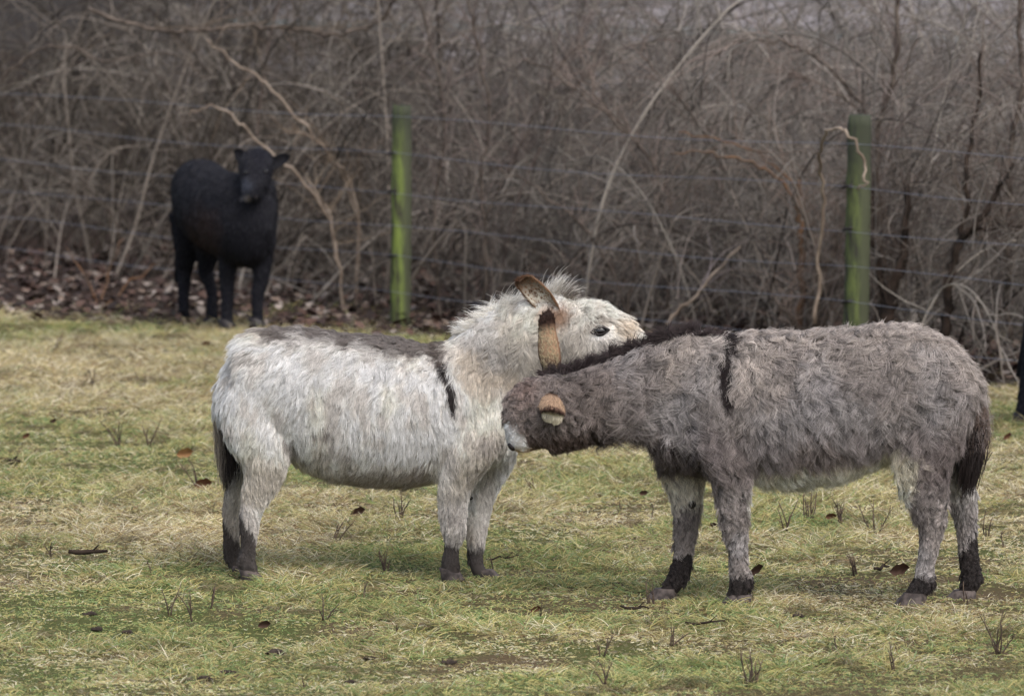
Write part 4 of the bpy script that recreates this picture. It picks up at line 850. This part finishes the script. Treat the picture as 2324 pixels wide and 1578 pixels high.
spec = [(875, 1300, .12, 5, 'dark brittle weed clump between the white donkey\'s front and hind legs'), (445, 1100, .16, 3, 'dark thin weed stem behind the white donkey\'s tail'), (760, 1220, .12, 3, 'thin weed stem in the grass below the white donkey\'s belly'),
        (905, 1170, .16, 5, 'forked weed right under the white donkey\'s belly'), (385, 1390, .13, 2, 'pair of thin weed stems left of the white donkey\'s hind hooves'), (430, 1400, .14, 2, 'thin upright stem below the white donkey\'s hind hooves'),
        (1940, 1300, .15, 5, 'thick brown weed between the grey donkey\'s front and hind legs'), (1835, 1180, .17, 6, 'spiky weed under the grey donkey\'s belly'), (1905, 1190, .18, 5, 'tall forked weed close to the grey donkey\'s flank'), (1780, 1200, .17, 3, 'slim weed stem behind the grey donkey\'s near front leg'),
        (1985, 1210, .2, 4, 'leaning weed just before the grey donkey\'s hind legs'), (2265, 1480, .2, 6, 'tall branching weed near the lower right corner'), (1705, 1545, .14, 6, 'spiky dark weed at the bottom edge below the grey donkey'), (1370, 1480, .12, 3, 'pair of dark stems below the gap between the donkeys'),
        (1480, 1370, .1, 4, 'dark twiggy weed left of the grey donkey\'s far front hoof'), (1125, 1290, .1, 1, 'dark stem slanting beside the white donkey\'s front hoof'), (2180, 1200, .12, 2, 'thin weed behind the grey donkey\'s hind legs'), (1215, 1120, .12, 2, 'dark stem below the grey donkey\'s muzzle'),
        (2245, 1220, .13, 3, 'weed stems right of the grey donkey\'s hind legs'), (120, 800, .2, 3, 'dark weed at the far end of the pasture on the left'), (205, 880, .16, 2, 'weed stem in the yellow grass on the far left'), (270, 1010, .2, 5, 'forked weed halfway up the left side'), (340, 1010, .18, 4, 'bare twiggy weed left of the white donkey\'s rump')]
for i, (a, b_, h, n_, lab) in enumerate(spec): weed(a, b_, h, n_, lab, i+1)
rg = random.Random(99)
for i in range(30):
    weed(rg.uniform(20, 2300), 760+800*rg.random()**.8, rg.uniform(.06, .14), rg.randint(1, 3), 'small thin dry weed stem scattered in the grass', 200+i)
def stick(px, py, L, ang, r, lab):
    rg = random.Random(int(px)); p = on_ground(px, py); p.z = float(ground_z(np.array([p.x]), np.array([p.y]))[0])+.02; path = []
    for j in range(6): t = j/5-.5; path.append(Vector((math.cos(ang)*t*L, math.sin(ang)*t*L+rg.gauss(0, .006), .008+rg.gauss(0, .004))))
    V, F = tube_vf(path, [r*.8, r, r*1.05, r*.9, r*.7, r*.5], 7); tube_vf([path[3], path[3]+Vector((.03, -.02, .03))], [r*.5, r*.25], 5, V, F)
    tag(mesh_obj('fallen_stick', V, F, M_bark_dark, loc=p), lab, 'stick', 'fallen sticks')
stick(200, 1262, .17, .0, .011, 'thick dark stick lying in the grass left of the hind hooves'); stick(22, 1052, .11, -.2, .016, 'dark chunk of bark at the left edge of the grass'); stick(1140, 1270, .16, .5, .004, 'thin dark stick beside the white donkey\'s front hoof')
stick(2000, 1298, .13, 1.0, .007, 'brown stick close before the grey donkey\'s hind hoof'); stick(1440, 1398, .12, -.3, .006, 'brown twig left of the grey donkey\'s leading hoof'); stick(1600, 1425, .16, .1, .005, 'thin twig flat on the grass below the grey donkey\'s front hooves')
def dead_leaf(px, py, s, lab, c, up=.5):
    p = on_ground(px, py); p.z = float(ground_z(np.array([p.x]), np.array([p.y]))[0])+.03; V, F, cols = [], [], []; rg = random.Random(int(px*7+py)); nu, nv = 5, 7; ax_ = Vector((math.cos(rg.uniform(-.6, .6)), .2, rg.uniform(0, up))).normalized(); sd_ = Vector((0, -.6, 1)).normalized()
    for j in range(nv):
        t = j/(nv-1)*2-1; wd = s*.36*(1-t*t)**.5*(1+.25*math.sin(j*3.3))
        for i in range(nu):
            a = i/(nu-1)*2-1; V.append(ax_*t*s*.55+sd_*a*wd+Vector((0, -1, 0))*(a*a*s*.16+t*t*s*.12)); cols.append(c*(1.1-.3*(a == 0))*(.85+.3*rg.random()))
    for j in range(nv-1):
        for i in range(nu-1): F.append((j*nu+i, j*nu+i+1, (j+1)*nu+i+1, (j+1)*nu+i))
    tag(mesh_obj('dead_leaf', V, F, M_leaf, loc=p, col=np.array(cols)), lab, 'leaf', 'single dead leaves in the grass')
rb, br = srgb(104, 72, 56), srgb(82, 62, 54)
for a in ((812, 1172, .085, 'curled brown leaf below the white donkey\'s belly', br), (1885, 1182, .06, 'orange-brown leaf upright under the grey donkey\'s belly', rb), (462, 1102, .10, 'long brown leaf beside the white donkey\'s tail tip', rb), (2040, 1302, .10, 'broad brown leaf left of the grey donkey\'s hind hoof', br),
          (1615, 1200, .06, 'dark red leaf between the grey donkey\'s front legs', br), (1715, 1300, .08, 'dark brown leaf right of the grey donkey\'s near front leg', br), (468, 785, .07, 'brown leaf behind the white donkey\'s rump', rb), (60, 996, .05, 'reddish leaf near the left edge of the grass', rb),
          (120, 962, .05, 'small brown leaf on the left in the yellow grass', br), (2285, 1005, .06, 'orange leaf right of the grey donkey\'s tail', rb), (600, 1420, .06, 'brown leaf below the white donkey\'s hind hooves', br), (1215, 1400, .05, 'brown leaf in the pale grass below the white donkey\'s front hooves', rb),
          (1460, 1130, .05, 'dark leaf left of the grey donkey\'s far front leg', br), (2080, 920, .0, '', br), (420, 1035, .1, 'long tan leaf left of the white donkey\'s hind leg', srgb(160, 120, 84))):
    if a[2]: dead_leaf(a[0], a[1], a[2]*.82, *a[3:])
def clod(px, py, s, lab):
    rg = random.Random(int(px)); p = on_ground(px, py); p.z = float(ground_z(np.array([p.x]), np.array([p.y]))[0])+.004; V, F = [], []; n_ = 12
    for j, (sc, z) in enumerate(((1, 0), (.95, .3), (.7, .55), (.3, .7))):
        for i in range(n_): t = 6.283*i/n_; r = s*sc*(1+rg.gauss(0, .16)); V.append((math.cos(t)*r*1.3, math.sin(t)*r, z*s*.8+rg.gauss(0, .003)))
    for j in range(3):
        for i in range(n_): F.append((j*n_+i, j*n_+(i+1) % n_, (j+1)*n_+(i+1) % n_, (j+1)*n_+i))
    F.append(tuple(3*n_+i for i in range(n_))); tag(mesh_obj('dirt_clod', V, F, M_clod, loc=p), lab, 'dirt clod', 'clods of dark soil')
for a in ((625, 1480, .030, 'dark crumbly soil clod in the centre left of the near grass'), (515, 1527, .024, 'dark soil clod second from the bottom left'), (205, 1395, .022, 'small soil clod left of the thin weed stems'), (218, 1424, .02, 'small soil clod just below another on the left'), (840, 1490, .02, 'soil clod right of the crumbly one in the near grass'),
          (465, 1545, .022, 'soil clod near the bottom edge on the left'), (795, 1540, .016, 'tiny soil clod near the bottom edge'), (1020, 1495, .02, 'soil clod in the near grass below the white donkey\'s front legs'), (290, 1428, .018, 'small soil clod on the left of the near grass'), (1540, 1395, .0, ''), (1810, 1400, .018, 'soil clod right of the grey donkey\'s near front hoof')):
    if a[2]: clod(*a)
